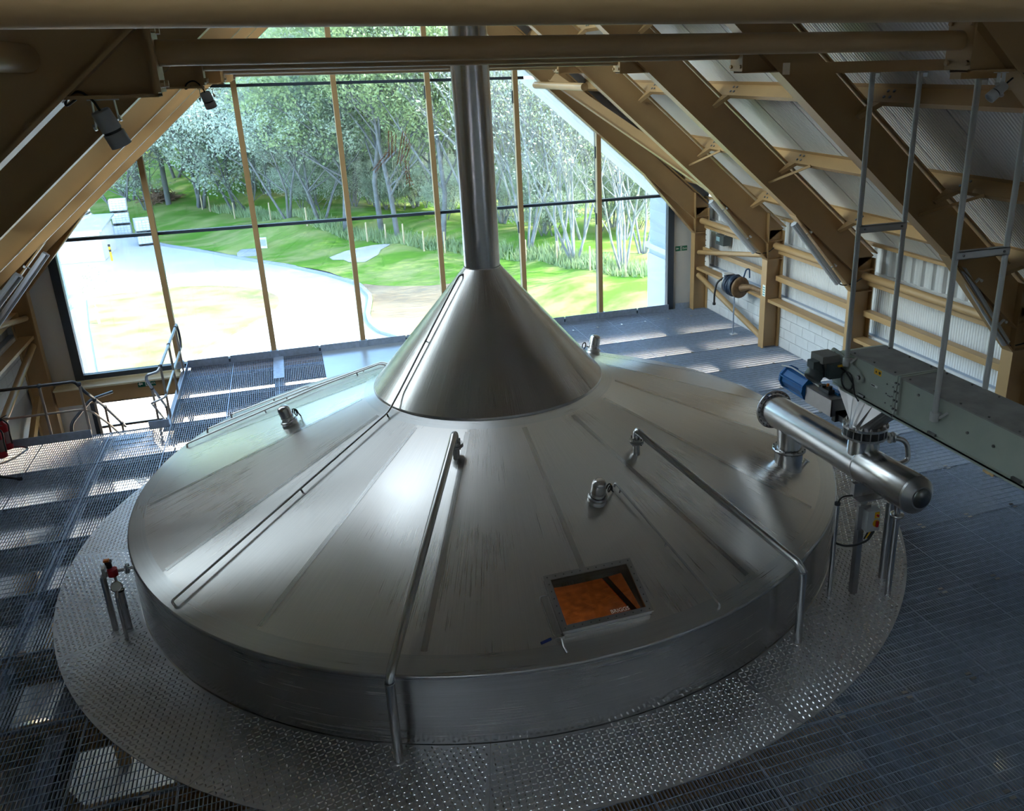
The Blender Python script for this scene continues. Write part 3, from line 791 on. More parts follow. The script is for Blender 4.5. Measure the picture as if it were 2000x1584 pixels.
# lower window under the floor edge
W2 = st('window_2', 'lower gable window under the floor edge, dazzling white yard beyond', (XC, YG, GZ))
for i in range(7):
    for z0, z1 in ((GZ, -1.15), (-1.09, -.6)):
        b = MB(); b.box((xs[i]+.03, YG, z0), (xs[i+1]-.03, YG+.02, z1)); link('pane', b, M['warmglass'], W2)
for x in [JL+.1] + MUL + [JR]:
    b = MB(); b.box((x-.05, YG-.08, GZ), (x+.05, YG+.06, -.5)); link('mullion', b, M['darkframe'], W2)
for z in (-1.12, -.57):
    b = MB(); b.box((JL, YG-.03, z-.025), (JR, YG+.05, z+.025)); link('transom', b, M['darkframe'], W2)
# barley decal on the pane between the third and fourth mullions
DEC = thing('barley_decal', 'rust-brown barley ears and pale stalks stuck on the glass left of the flue', 'decal', (.1, YG-.005, 4.2))
r = random.Random(12); b = MB(); b2 = MB()
def grain(mb, x, z, a, L, w):
    d = Vector((math.cos(a), 0, math.sin(a))); n = Vector((-d.z, 0, d.x)); c = Vector((x, YG-.008, z))
    mb.prism([c - d*L*.5, c + n*w*.5, c + d*L*.5, c - n*w*.5], (0,.003,0))
ears = [((-.02,4.52),(-.06,4.02),14),((.06,4.42),(.02,4.10),8),((.27,4.50),(.10,3.86),18),((.36,4.25),(.20,3.92),9),((-.10,4.08),(-.42,3.75),10),((.28,3.90),(.26,3.45),10),((.34,4.35),(.30,4.15),5),((.22,3.75),(.32,3.42),6)]
for (xa, za), (xb, zb), n in ears:
    ang = math.atan2(za-zb, xa-xb)
    for i in range(n):
        t = i/(n-1); x = xa+(xb-xa)*t; z = za+(zb-za)*t
        for sd in (-1, 1): grain(b, x+sd*.028*math.sin(ang), z-sd*.028*math.cos(ang), ang+sd*.5, .085, .017)
    for i in range(6): grain(b, xa+(xb-xa)*i/9+r.gauss(0,.03), za+(zb-za)*i/9+.07, ang+r.gauss(0,.25), .14, .006)
for i in range(26):
    grain(b2, -.05+r.gauss(.1,.12), 3.62+r.gauss(0,.16), R_(80)+r.gauss(0,.35), r.uniform(.2,.4), .012)
link('ears', b, M['rust'], DEC); link('stalks', b2, M['palevinyl'], DEC)

# ---- rear wall behind the camera, windowless to shut out light -----------------------
t = st('wall_rear', 'rear end wall behind the viewpoint', (XC, -12.1, 0))
b = MB(); b.box((X(-1,WU+.3),-12.3,-4.55), (X(1,WU+.3),-12.1,0)); b.prism([(X(-1,WU+.3),-12.3,0),(X(1,WU+.3),-12.3,0),(X(1,WU+.3),-12.3,2.4),(XC,-12.3,9.2),(X(-1,WU+.3),-12.3,2.4)], (0,.2,0)); link('wall_panel', b, M['white'], t)

# ---- floors -----------------------------------------------------------------
t = st('ground_floor', 'pale concrete ground floor far below the gratings', (XC, -2, GZ))
b = MB(); b.box((X(-1,WU+.3),-12.3,GZ-.2), (X(1,WU+.3),8.3,GZ+.02)); link('slab', b, M['floor'], t)
FL = st('floor', 'raised floor of galvanised open grating around the mash tun', (XC, 0, 0))
BY = [8.1, 7.35, 6.1, 4.85, 3.6, 2.35, 1.1, -.15, -1.4, -2.65, -3.9, -5.15, -6.4, -7.65, -8.9, -10.1]
RC = 5.12
VX0, VX1, VY0 = -7.54, -4.65, 4.72
def segs_outside(lo, hi, q):
    """part of [lo,hi] on a line at distance q from the axis lying outside the circle RC"""
    if abs(q) >= RC: return [(lo, hi)]
    h = math.sqrt(RC*RC - q*q); out = []
    if lo < -h: out.append((lo, min(hi, -h)))
    if hi > h: out.append((max(lo, h), hi))
    return [s for s in out if s[1]-s[0] > .02]
def grating(x0, x1, y0, y1):
    b = MB(); n = int(round((x1-x0)/.0345)); tb = .0045
    for i in range(n+1):
        x = x0 + .006 + (x1-x0-.012)*i/n
        for a, c in segs_outside(y0+.006, y1-.006, x):
            ww = tb if 0 < i < n else tb*1.5
            b.add([(x-ww/2,a,-.030),(x-ww/2,c,-.030),(x+ww/2,a,-.030),(x+ww/2,c,-.030),(x-ww/2,a,0),(x-ww/2,c,0),(x+ww/2,a,0),(x+ww/2,c,0)],
                  [(0,1,5,4),(2,6,7,3),(4,5,7,6),(0,2,3,1)])
    m = max(2, int(round((y1-y0)/.1)))
    for j in range(m+1):
        y = y0 + .008 + (y1-y0-.016)*j/m; h = .006 if 0 < j < m else .030; ww = .006
        for a, c in segs_outside(x0+.004, x1-.004, y):
            b.add([(a,y-ww/2,-h),(c,y-ww/2,-h),(a,y+ww/2,-h),(c,y+ww/2,-h),(a,y-ww/2,.001),(c,y-ww/2,.001),(a,y+ww/2,.001),(c,y+ww/2,.001)],
                  [(0,4,5,1),(2,3,7,6),(4,6,7,5)])
    if b.v: link('grating_panel', b, M['galv'], FL)
for j in range(len(BY)-1):
    y1, y0 = BY[j], BY[j+1]
    yy = (y0+y1)/2
    gx = [-7.54,-6.6,-5.6,-4.65,-3.75,-2.85,-1.95,-1.0,0,1.0,1.9,2.8,3.7,4.6,5.5,6.4,7.28]
    for i in range(len(gx)-1):
        x0, x1 = gx[i], gx[i+1]
        if x1 <= VX1+.01 and y0 >= VY0-.2: continue                  # stair opening
        if x0 >= -1.96 and x1 <= 1.91 and y0 > 6.0: continue         # solid plate
        far = max(math.hypot(x, y) for x in (x0, x1) for y in (y0, y1))
        if far < RC: continue
        grating(x0, x1, y0, y1)
b = MB(); b.prism([(-1.95,8.1,-.02),(-1.95,5.6,-.02)] + [(5.2*math.sin(a), 5.2*math.cos(a), -.02) for a in np.linspace(-.36,.36,9)] + [(1.9,5.6,-.02),(1.9,8.1,-.02)], (0,0,.022)); link('solid_plate', b, M['solidplate'], FL)
# beams under the grating
def ibeam(mb, p0, p1, w=.16, h=.3):
    mb.beam(p0, p1, w, .014, off=h/2-.007); mb.beam(p0, p1, w, .014, off=-h/2+.007); mb.beam(p0, p1, .01, h-.028)
for y in BY[:-1]:
    q = [(X(-1,7.3), X(1,7.3))] if abs(y) > 4.75 else [(X(-1,7.3), -math.sqrt(4.8**2-y*y)), (math.sqrt(4.8**2-y*y), X(1,7.3))]
    for a, c in q:
        if y > VY0 and a < VX1: a = VX1 + .05
        b = MB(); ibeam(b, (a, y, -.19), (c, y, -.19), .2); link('floor_beam', b, M['galvdark'] if y > -1 else M['ochre'], FL)
for x, y0, y1 in ((-2.85,4.9,8.0),(-4.68,4.7,8.0),(-5.6,-10,4.7),(5.5,-10,8.0),(-4.9,-10,-2),(2.2,-10,-4.9)):
    b = MB(); ibeam(b, (x, y0, -.20), (x, y1, -.20), .18); link('floor_beam', b, M['galvdark'], FL)
for x0, y0, x1, y1 in ((-3.8,5.6,-2.9,6.3),):
    b = MB(); b.beam((x0,y0,-.25),(x1,y1,-.25),.1,.1); link('floor_brace', b, M['galvdark'], FL)
# strip of channel over the landing beam
b = MB(); b.box((-2.95,6.6,.001),(-2.75,8.05,.006)); link('cover_strip', b, M['galv'], FL)
# toe plates
def toe(p0, p1, m='galv', h=.15):
    b = MB(); b.beam((*p0, h/2), (*p1, h/2), .012, h); return link('toe_plate', b, M[m], FL)
for i in range(7):
    xa = max(xs[i], -4.72)+.09; xb = xs[i+1]-.09
    if xb > xa: 
        toe((xa, YF-.02), ((xa+xb)/2-.02, YF-.02)); toe(((xa+xb)/2+.02, YF-.02), (xb, YF-.02))
toe((6.5, YF-.02), (6.88, YF-.02))
toe((-7.5, VY0), (-5.86, VY0)); toe((-4.98, VY0), (-4.66, VY0)); toe((VX1+.02, VY0+.05), (VX1+.02, YF-.05), 'galv', .12)
# clips fixing the grating panels along the beams
b = MB()
for y in BY[1:8]:
    for k in range(14):
        x = 3.0 + .3*k
        if math.hypot(x, y) > 5.5 and x < 7.2 and k % 2 == 0: b.box((x-.02, y-.035, .001), (x+.02, y+.035, .008))
for y in BY[8:13]:
    for k in range(20):
        x = -7 + .75*k
        if math.hypot(x, y) > 5.5: b.box((x-.03, y-.05, .001), (x+.03, y-.02, .008)); b.box((x-.03, y+.02, .001), (x+.03, y+.05, .008))
o = link('grating_clip', b, M['steel2'], FL); o['kind'] = 'stuff'

# ================================================================== STEEL FRAME
def frame(i, Y, lab):
    t = thing('portal_frame', lab, 'steel frame', (XC, Y, GZ))
    h = .1
    for s in (1, -1):
        b = MB(); x = lambda u: X(s, u)
        b.prism([(x(0),Y-.006,zl(0)),(x(7.02),Y-.006,zl(7.02)),(x(7.42),Y-.006,zu(7.42)-.05),(x(0),Y-.006,zu(0))], (0,.012,0))
        b.beam((x(0),Y,zl(0)), (x(7.02),Y,zl(7.02)), 2*h, .02); b.beam((x(0),Y,zu(0)), (x(7.42),Y,zu(7.42)), 2*h, .02)
        link('rafter', b, M['ochre'], t)
        b = MB(); b.prism([(x(5.8),Y-.005,zl(5.8)),(x(7.02),Y-.005,zl(7.02)),(x(7.02),Y-.005,1.9)], (0,.010,0))
        b.beam((x(5.74),Y,zl(5.74)-.012), (x(7.03),Y,1.89), 2*h, .02)
        link('haunch', b, M['ochre'], t)
        b = MB(); b.box((min(x(7.04),x(7.38)),Y-.006,GZ), (max(x(7.04),x(7.38)),Y+.006,zl(7.2)+.4))
        for u0, u1, zt in ((7.02,7.04,zu(7.02)-.05),(7.38,7.40,zu(7.40)-.1)):
            b.box((min(x(u0),x(u1)),Y-h,GZ), (max(x(u0),x(u1)),Y+h,zt))
        b.box((min(x(7.04),x(7.38)),Y-h+.005,1.885), (max(x(7.04),x(7.38)),Y+h-.005,1.905))
        b.box((min(x(7.04),x(7.38)),Y-h+.005,2.27), (max(x(7.04),x(7.38)),Y+h-.005,2.285))
        link('column', b, M['ochre'], t)
        if i:
            br = MB(); br.prism([(x(2.68),Y-.006,5.61),(x(3.1),Y-.006,5.61),(x(2.68),Y-.006,zl(2.68))], (0,.012,0))
            br.box((min(x(2.66),x(3.13)),Y-.09,5.595), (max(x(2.66),x(3.13)),Y+.09,5.612))
            br.box((min(x(2.66),x(2.68)),Y-.09,5.6), (max(x(2.66),x(2.68)),Y+.09,5.98))
            o = link('bracket', br, M['ochre'], t)
            p = MB(); p.box((min(x(2.64),x(2.66)),Y-.13,5.62), (max(x(2.64),x(2.66)),Y+.13,5.97)); link('end_plate', p, M['ochre'], o)
            for dy in (-.1,.1):
                for z in (5.66, 5.93):
                    q = MB(); q.bolt((x(2.64),Y+dy,z), (-s,0,0), .02, .02); link('bolt', q, M['ochre'], o)
    if i:
        zt = (0, 5.738, 5.775, 5.803, 5.815, 5.85)[i]
        b = MB(); b.cyl((X(-1,2.65),Y,zt), (X(1,2.65),Y,zt), .068, 20); link('tie_tube', b, M['ochre'], t)
    return t
FL_LAB = ['ochre steel portal frame against the glazed gable, no tie tube', 'ochre portal frame next to the gable, second from the window', 'ochre portal frame third from the window, batten lights on its haunches',
          'ochre portal frame fourth from the window, just in front of the flue', 'ochre portal frame crossing above the tun, bracket with floodlight at each end', 'nearest ochre portal frame, tie tube along the top of the view']
for i, Y in enumerate(FRAMES): frame(i, Y, FL_LAB[i])

# purlins lie on the rafters
pl = ['topmost', 'second from the ridge', 'third from the ridge', 'fourth from the ridge', 'fifth from the ridge', 'lowest']
for s in (1, -1):
    for k, u in enumerate((.65, 1.87, 3.08, 4.30, 5.52, 6.72)):
        p = Vector((X(s, u), 0, zu(u)+.012)); tt_ = Vector((UT.x*s, 0, UT.z)); nn = Vector((UN.x*s, 0, UN.z))
        t = thing('roof_purlin', 'ochre roof purlin on the %s slope, %s' % ('right' if s > 0 else 'left', pl[k]), 'purlin', (p.x, 0, p.z))
        b = MB()
        for q, a, c in ((p + nn*.1, .008, .2),):
            b.beam((q.x,-9,q.z), (q.x,8.15,q.z), a, c, nn)
        for q in (p + tt_*.035 + nn*.005, p - tt_*.035 + nn*.195):
            b.beam((q.x,-9,q.z), (q.x,8.15,q.z), .07, .008, nn)
        link('section', b, M['ochre'], t)
        for Y in FRAMES[1:5]:
            f = (-1 if s > 0 else -1); c = MB(); w = p - tt_*.012
            for dy in (-.42,-.32):
                for dn in (.06,.14): c.bolt(w + nn*dn + Vector((0,Y+dy,0)), -tt_, .018, .012)
            link('bolt_group', c, M['galvdark'], t)
            c = MB(); c.prism([p + Vector((0,Y-.30,0)), p + Vector((0,Y-.12,0)), p + Vector((0,Y-.05,0)) - nn*.2, p + Vector((0,Y-.09,0)) - nn*.2], tt_*.06)
            link('cleat', c, M['ochre'], t)
            if s > 0 and k == 4 and Y < 7:
                c = MB(); c.beam(p + Vector((0,Y-.75,0)), p + Vector((0,Y-.02,0)) - nn*.42, .035, .035); link('fly_brace', c, M['ochre'], t)
    for u, z in ((7.42, zu(7.42)+.14),):
        b = MB(); b.beam((X(s,u),-9,z), (X(s,u),8.15,z), .09, .05); single('eaves_rail', b, M['ochre'], 'ochre eaves rail along the top of the %s wall' % ('right' if s > 0 else 'left'), 'rail')
# wall rails, eaves tubes and braces bay by bay
bn = ['bay beside the gable', 'second bay from the gable', 'third bay from the gable', 'fourth bay from the gable']
for s in (1, -1):
    sd = 'right' if s > 0 else 'left'
    for k in range(4):
        y1 = FRAMES[k]-.1; y0 = FRAMES[k+1]+.1
        if s < 0 and k > 1: continue
        b = MB(); x = X(s, 7.20); b.beam((x,y0,1.06), (x,y1,1.06), .24, .012); b.beam((x-.115*s,y0,1.035), (x-.115*s,y1,1.035), .012, .06); b.beam((x+.115*s,y0,1.035), (x+.115*s,y1,1.035), .012, .06)
        single('wall_rail', b, M['ochre'], 'lower ochre channel rail on the %s wall, %s' % (sd, bn[k]), 'rail')
        b = MB(); x = X(s, 7.32); b.beam((x,y0,1.50), (x,y1,1.50), .16, .10)
        single('wall_rail', b, M['ochre'], 'upper ochre box rail on the %s wall, %s' % (sd, bn[k]), 'rail')
        b = MB(); x = X(s, 7.20); b.cyl((x,y0,2.18), (x,y1,2.18), .07, 16); single('eaves_tube', b, M['ochre'], 'round ochre eaves tube along the %s wall, %s' % (sd, bn[k]), 'tube')
        b = MB(); x = X(s, 7.28); b.beam((x,y0,2.06), (x,y1,2.06), .03, .10); single('wall_rail', b, M['ochre'], 'thin ochre head rail under the eaves tube on the %s wall, %s' % (sd, bn[k]), 'rail')
    for (za, zb, l) in ((1.42, 1.95, 'rising'), (.86, .14, 'falling')):
        x = X(s, 7.14); b = MB(); b.cyl((x,7.85,za), (x,4.74,zb), .055 if za > 1 else .065, 14); single('wall_brace', b, M['ochre'], 'round ochre brace %s towards the second column on the %s wall' % (l, sd), 'brace')
b = MB(); b.cyl((X(-1,3.25),-5.1,5.80), (X(-1,3.25),-8.4,5.80), .07, 16); single('frame_tube', b, M['ochre'], 'short round ochre tube between the two nearest frames, upper left', 'tube')
b = MB(); b.beam((X(-1,7.26),7.8,-.2),(X(-1,7.26),4.7,-1.9),.09,.16); single('wall_brace', b, M['ochre'], 'flat ochre brace below floor level beside the left stair opening', 'brace')

# ================================================================== MASH TUN
SL = 0.3738; RZ = 0.751
def dz(r): return RZ + (4.5 - r) * SL
def dn(a): return Vector((SL*math.cos(a), SL*math.sin(a), 1)).normalized()
def dp(x, y, off=0.0):
    r = math.hypot(x, y); return Vector((x, y, dz(r))) + dn(math.atan2(y, x)) * off
TUN = thing('mash_tun', 'huge round stainless steel mash tun with a conical roof, steep hood and tall flue', 'mash tun', (0,0,0))
SEAM0 = -134.4
def plate_patch(name, a0, a1, rs, m, off=0.0, nth=12, hole=None, flat=0.0):
    aa = list(np.linspace(a0, a1, nth+1))
    if hole:
        aa = sorted(set([x for x in aa if min(abs(x-hole[0]), abs(x-hole[1])) > .8] + [x for x in hole[:2] if a0 <= x <= a1]))
    v = []; nn = []; F = []
    for r in rs:
        for a in aa:
            t = R_(a); n = (dn(t)*(1-flat) + dn(R_((a0+a1)/2))*flat).normalized(); v.append(Vector((r*math.cos(t), r*math.sin(t), dz(r))) + n*off); nn.append(n)
    k = len(aa)
    for j in range(len(rs)-1):
        for i in range(k-1):
            if hole and hole[2]-1e-6 <= rs[j] and rs[j+1] <= hole[3]+1e-6 and hole[0]-1e-6 <= aa[i] and aa[i+1] <= hole[1]+1e-6: continue
            F.append((j*k+i, (j+1)*k+i, (j+1)*k+i+1, j*k+i+1))
    b = MB(); b.add(v, F, True)
    return link(name, b, m, TUN, None, nn)
HOLE = (-94.6, -84.0, 3.74, 4.21)
for k in range(16):
    a0 = SEAM0 + 22.5*k; a1 = a0 + 22.5
    if k == 1: plate_patch('roof_plate', a0, a1, [1.62, 3.74, 4.21, 4.302], M['dish'], 0, 14, (HOLE[0], -89.4, HOLE[2], HOLE[3]), .45)
    elif k == 2: plate_patch('roof_plate', a0, a1, [1.62, 3.74, 4.21, 4.302], M['dish'], 0, 14, (-89.4, HOLE[1], HOLE[2], HOLE[3]), .45)
    else: plate_patch('roof_plate', a0, a1, [1.62, 2.9, 4.302], M['dish'], flat=.45)
    # ground-off weld seam, a strip of constant width up the slope
    t = R_(a0); c = Vector((math.cos(t), math.sin(t), 0)); sd = Vector((-math.sin(t), math.cos(t), 0)); n = dn(t)
    r0, r1 = 1.66, 4.27
    if k == 2: r1 = 3.66
    p0 = c*r0 + Vector((0,0,dz(r0))) + n*.0018; p1 = c*r1 + Vector((0,0,dz(r1))) + n*.0018
    b = MB(); b.add([p0-sd*.03, p1-sd*.03, p1+sd*.03, p0+sd*.03], [(0,1,2,3)]); link('weld_seam', b, M['seam'], TUN)
for k in range(6):
    plate_patch('rim_band', -120+60*k, -60+60*k, [4.302, 4.485], M['rimst'], 0, 30)
    plate_patch('collar_ring', -130+60*k, -70+60*k, [1.44, 1.62], M['rimst'], 0, 24)
b = MB(); b.lathe([(4.485, dz(4.485)), (4.497, dz(4.485)-.006), (4.502, dz(4.485)-.02), (4.50, dz(4.485)-.035)], (0,0,0), 192); link('rim_edge', b, M['steel2'], TUN)
b = MB(); b.lathe([(4.5, dz(4.485)-.035), (4.5, -.05)], (0,0,0), 192); link('shell_wall', b, M['shell'], TUN)
b = MB(); b.lathe([(4.5, -.05), (4.5, -2.9), (4.2, -3.1), (0, -3.2)], (0,0,0), 96); link('lower_shell', b, M['steel2'], TUN)
for k in range(10):
    a = R_(36*k+10); b = MB(); b.cyl((4.2*math.cos(a),4.2*math.sin(a),-3.1), (4.2*math.cos(a),4.2*math.sin(a),GZ), .12, 12); link('leg', b, M['steel2'], TUN)
# steep hood in eight rolled plates
for k in range(8):
    a0 = R_(-172+45*k); a1 = a0 + R_(45)
    v = []; nn = []; F = []; n = 14
    for r, z in ((1.482, 1.905), (.85, 2.644), (.232, 3.366)):
        for i in range(n+1):
            t = a0+(a1-a0)*i/n; v.append((r*math.cos(t), r*math.sin(t), z)); nn.append(Vector((math.cos(t)*1.487, math.sin(t)*1.487, 1.256)).normalized())
    for j in range(2):
        for i in range(n): F.append((j*(n+1)+i, j*(n+1)+i+1, (j+1)*(n+1)+i+1, (j+1)*(n+1)+i))
    b = MB(); b.add(v, F, True); link('hood_plate', b, M['hood'], TUN, None, nn)
b = MB(); b.lathe([(1.475, 1.865), (1.490, 1.868), (1.494, 1.885), (1.482, 1.905)], (0,0,0), 128); link('hood_rim', b, M['steel2'], TUN)
b = MB(); b.lathe([(.2258, 3.352), (.2258, 9.6)], (0,0,0), 64); link('flue', b, M['flue'], TUN)
b = MB(); b.lathe([(.232, 3.352), (.236, 3.362), (.232, 3.375)], (0,0,0), 64); link('flue_collar', b, M['steel2'], TUN)
# inside: mash bed, rakes
b = MB(); b.lathe([(4.45, -.9), (2.2, -.86), (0, -.9)], (0,0,0), 64); link('mash_bed', b, M['mash'], TUN)
b = MB(); b.cyl((0,0,-.95), (0,0,1.8), .16, 20); link('rake_shaft', b, M['steel2'], TUN)
for a in (-104, 76):
    t = R_(a); c = Vector((math.cos(t), math.sin(t), 0)); b = MB(); b.beam(c*.1+Vector((0,0,-.25)), c*4.3+Vector((0,0,-.25)), .10, .16)
    for k in range(14):
        q = c*(.5+.28*k); b.beam(q+Vector((0,0,-.3)), q+Vector((0,0,-.95)), .05, .02, (1,0,0))
    link('rake_arm', b, M['steel2'], TUN)
t = R_(-78); c = Vector((math.cos(t), math.sin(t), 0)); b = MB(); b.cyl(c*4.4+Vector((0,0,.1)), c*1.2+Vector((0,0,.55)), .035, 10); link('sparge_pipe', b, mat('copper_pipe', (.55,.22,.10), .25, 1.0), TUN)
ll = bpy.data.lights.new('vessel_light', 'SPOT'); ll.energy = 32; ll.color = (1.0, .58, .27); ll.spot_size = R_(80); ll.spot_blend = .6; ll.shadow_soft_size = .05
lo_ = bpy.data.objects.new('vessel_light', ll); COL.objects.link(lo_); lo_.location = (-.75, -2.7, .9); lo_.rotation_euler = (Vector((-.75,-2.7,.9)) - Vector((.2,-2.1,-.9))).to_track_quat('Z', 'Y').to_euler()

# inspection hatch
AL = math.atan(SL); HX = Vector((1,0,0)); HD = Vector((0,-math.cos(AL),-math.sin(AL))); HN = Vector((0,-math.sin(AL),math.cos(AL)))
HC = dp(.042, -3.965)
HT = thing('inspection_hatch', 'framed glass inspection hatch on the front of the tun roof, lit orange inside', 'hatch', HC)
def hp(x, d, n): return HC + HX*x + HD*d + HN*n
def hbox(mb, x0, x1, d0, d1, n0, n1):
    v = [hp(x, d, n) for n in (n0, n1) for x, d in ((x0,d0),(x1,d0),(x1,d1),(x0,d1))]
    mb.add(v, [(0,1,2,3),(7,6,5,4),(0,4,5,1),(1,5,6,2),(2,6,7,3),(3,7,4,0)])
b = MB(); w, l, th = .43, .30, .012
for x0, x1, d0, d1 in ((-w,-w+th,-l,l),(w-th,w,-l,l),(-w,w,-l,-l+th),(-w,w,l-th,l)): hbox(b, x0, x1, d0, d1, -.02, .115)
link('coaming', b, M['steel2'], HT)
b = MB()
for x0, x1, d0, d1 in ((-w-.012,-w+.045,-l-.012,l+.012),(w-.045,w+.012,-l-.012,l+.012),(-w+.045,w-.045,-l-.012,-l+.045),(-w+.045,w-.045,l-.045,l+.012)): hbox(b, x0, x1, d0, d1, .118, .136)
fr = link('lid_frame', b, M['steel2'], HT)
b = MB(); hbox(b, -w-.006, w+.006, -l-.006, l+.006, .075, .079)
b = MB()
for x0, x1, d0, d1 in ((-w-.006,-w+th,-l-.006,l+.006),(w-th,w+.006,-l-.006,l+.006),(-w,w,-l-.006,-l+th),(-w,w,l-th,l+.006)): hbox(b, x0, x1, d0, d1, .06, .075)
link('coaming_lip', b, M['steel'], HT)
b = MB(); hbox(b, -w+.04, w-.04, -l+.04, l-.04, .122, .130); link('glass_pane', b, M['hatchglass'], HT)
b = MB()
for k in range(11):
    for d in (-l+.016, l-.016): b.bolt(hp(-w+.02+k*(2*w-.04)/10, d, .136), HN, .007, .005)
for k in range(1, 7):
    for x in (-w+.016, w-.016): b.bolt(hp(x, -l+.016+k*(2*l-.032)/7, .136), HN, .007, .005)
o = link('frame_bolts', b, M['steeldark'], HT); o['kind'] = 'stuff'
b = MB(); b.tube([hp(-w-.01,-.14,.07), hp(-w-.09,-.14,.07), hp(-w-.085,.30,.07), hp(-w-.01,.33,.07)], .009, 8, bend=.03); link('side_bar', b, M['steel'], HT)
b = MB(); hbox(b, -w-.06, -w+.005, l-.0, l+.03, .02, .09); b.tube([hp(-w-.02,l+.02,.06), hp(-w-.02,l+.09,.03), hp(-w-.0,l+.14,.0)], .013, 8); lv = link('clamp', b, M['steel'], HT)
b = MB(); b.beam(hp(-w-.05,l+.01,.08), hp(-w-.13,l+.025,.085), .02, .008, HN); link('lever_arm', b, M['steel'], lv)
b = MB(); b.tube([hp(-w-.12,l+.022,.085), hp(-w-.22,l+.045,.088)], .014, 10); link('lever_grip', b, M['darkblue'], lv, None)
text('glass_lettering', 'BRIGGS', .055, frame_mat(hp(.14, l-.075, .1315), HX*1.0, -HD), M['signwhite'], HT)

# steam and water pipes over the roof
def roof_pipe(label, base, noz, r, h=.15):
    t = thing('roof_pipe', label, 'pipe', (base[0], base[1], 0))
    B = Vector((base[0], base[1], 0)); N = dp(*noz); rb = B.length
    dirv = (Vector((noz[0], noz[1], 0)) - B); L = dirv.length; dirv.normalize()
    k = B + Vector((0,0,dz(rb)+h+.08)); e = Vector((noz[0], noz[1], 0)) - dirv*.10; e.z = dz(math.hypot(noz[0], noz[1]))+h+.10
    top = Vector((noz[0], noz[1], N.z + .34)); mid = e + dirv*.02 + Vector((0,0,.10))
    b = MB(); b.tube([B, k, e, Vector((noz[0], noz[1], e.z+.05)), N + Vector((0,0,.16))], r, 16, bend=.12, seg=8); link('pipe_run', b, M['steel'], t)
    b = MB(); b.cyl(N - Vector((0,0,.03)), N + Vector((0,0,.135)), r*.95, 16); link('nozzle', b, M['steel'], t)
    for z in (.135, .16):
        b = MB(); b.cyl(N + Vector((0,0,z)), N + Vector((0,0,z+.018)), r*2.0, 20); link('flange', b, M['steel2'], t)
    b = MB()
    for i in range(4):
        a = i*PI/2+.6; b.cyl(N + Vector((math.cos(a)*r*1.55, math.sin(a)*r*1.55, .115)), N + Vector((math.cos(a)*r*1.55, math.sin(a)*r*1.55, .21)), .009, 6)
    link('flange_bolts', b, M['steeldark'], t)
    b = MB(); b.lathe([(r+.014, 0), (r+.014, .012), (r, .016)], B, 16); link('floor_collar', b, M['steel2'], t)
    b = MB(); b.lathe([(r+.002, k.z-.06), (r+.002, k.z-.045)], B, 16); link('pipe_union', b, M['steel2'], t)
    return t
roof_pipe('thick steel pipe rising at the tun front, left of the hatch', (-1.932, -4.288), (-.822, -1.865), .042)
roof_pipe('thick steel pipe bent over the rim right of the hatch', (2.207, -4.119), (1.196, -2.181), .042)
# slim conduits
def conduit(label, pts, stand, r=.013, ends=True):
    t = thing('roof_conduit', label, 'conduit', pts[0])
    b = MB(); b.tube(pts, r, 10, bend=.06); link('tube', b, M['steel2'], t)
    for p, q in stand:
        b = MB(); b.tube([p, q], r*.8, 8); link('standoff', b, M['steel2'], t)
    return t
def line(p, q, off, n=2): return [dp(p[0]+(q[0]-p[0])*i/(n-1), p[1]+(q[1]-p[1])*i/(n-1), off) for i in range(n)]
def cn(a, r, off=0):
    t = R_(a); return Vector((r*math.cos(t), r*math.sin(t), 3.366-(r-.2258)*1.184)) + Vector((math.cos(t)*.764, math.sin(t)*.764, .645))*off
p = [dp(-3.80,-2.285,-.005), dp(-3.80,-2.285,.055), dp(-1.395,-.765,.055)] + [cn(-153.5,1.357,.05), cn(-160.3,.31,.05), cn(-160.3,.28,.0)]
conduit('long slim conduit climbing the tun roof and hood to the flue', p, [(dp(-2.48,-1.45,.055), dp(-2.48,-1.45,0)), (dp(-1.42,-.78,.055), dp(-1.42,-.78,0)), (cn(-156,.9,.05), cn(-156,.9,0))])
conduit('short slim conduit from the front dome lamp down to the rim', [dp(.735,-2.66,.0), dp(.735,-2.66,.055), dp(1.185,-4.26,.055), dp(1.185,-4.26,-.005)], [(dp(.97,-3.49,.055), dp(.97,-3.49,0)), (dp(.76,-2.75,.055), dp(.76,-2.75,0))])
conduit('slim conduit at far left of the roof, nearer of a pair', [dp(-4.0,1.676,-.005), dp(-3.98,1.675,.05), dp(-2.2,1.555,.05), dp(-1.27,1.33,.05), dp(-1.2,1.31,.0)], [(dp(-2.9,1.60,.05), dp(-2.9,1.60,0)), (dp(-1.6,1.41,.05), dp(-1.6,1.41,0))])
conduit('slim conduit at far left of the roof, farther of a pair', [dp(-3.76,2.09,-.005), dp(-3.74,2.09,.05), dp(-2.2,1.86,.05), dp(-1.22,1.56,.05), dp(-1.15,1.5,.0)], [(dp(-2.6,1.92,.05), dp(-2.6,1.92,0)), (dp(-1.5,1.64,.05), dp(-1.5,1.64,0))])
conduit('short slim conduit ending high at the far left edge of the tun roof', [dp(-3.45,2.55,-.005), dp(-3.43,2.55,.05), dp(-2.3,2.25,.05), dp(-2.25,2.24,-.005)], [(dp(-2.8,2.38,.05), dp(-2.8,2.38,0))])
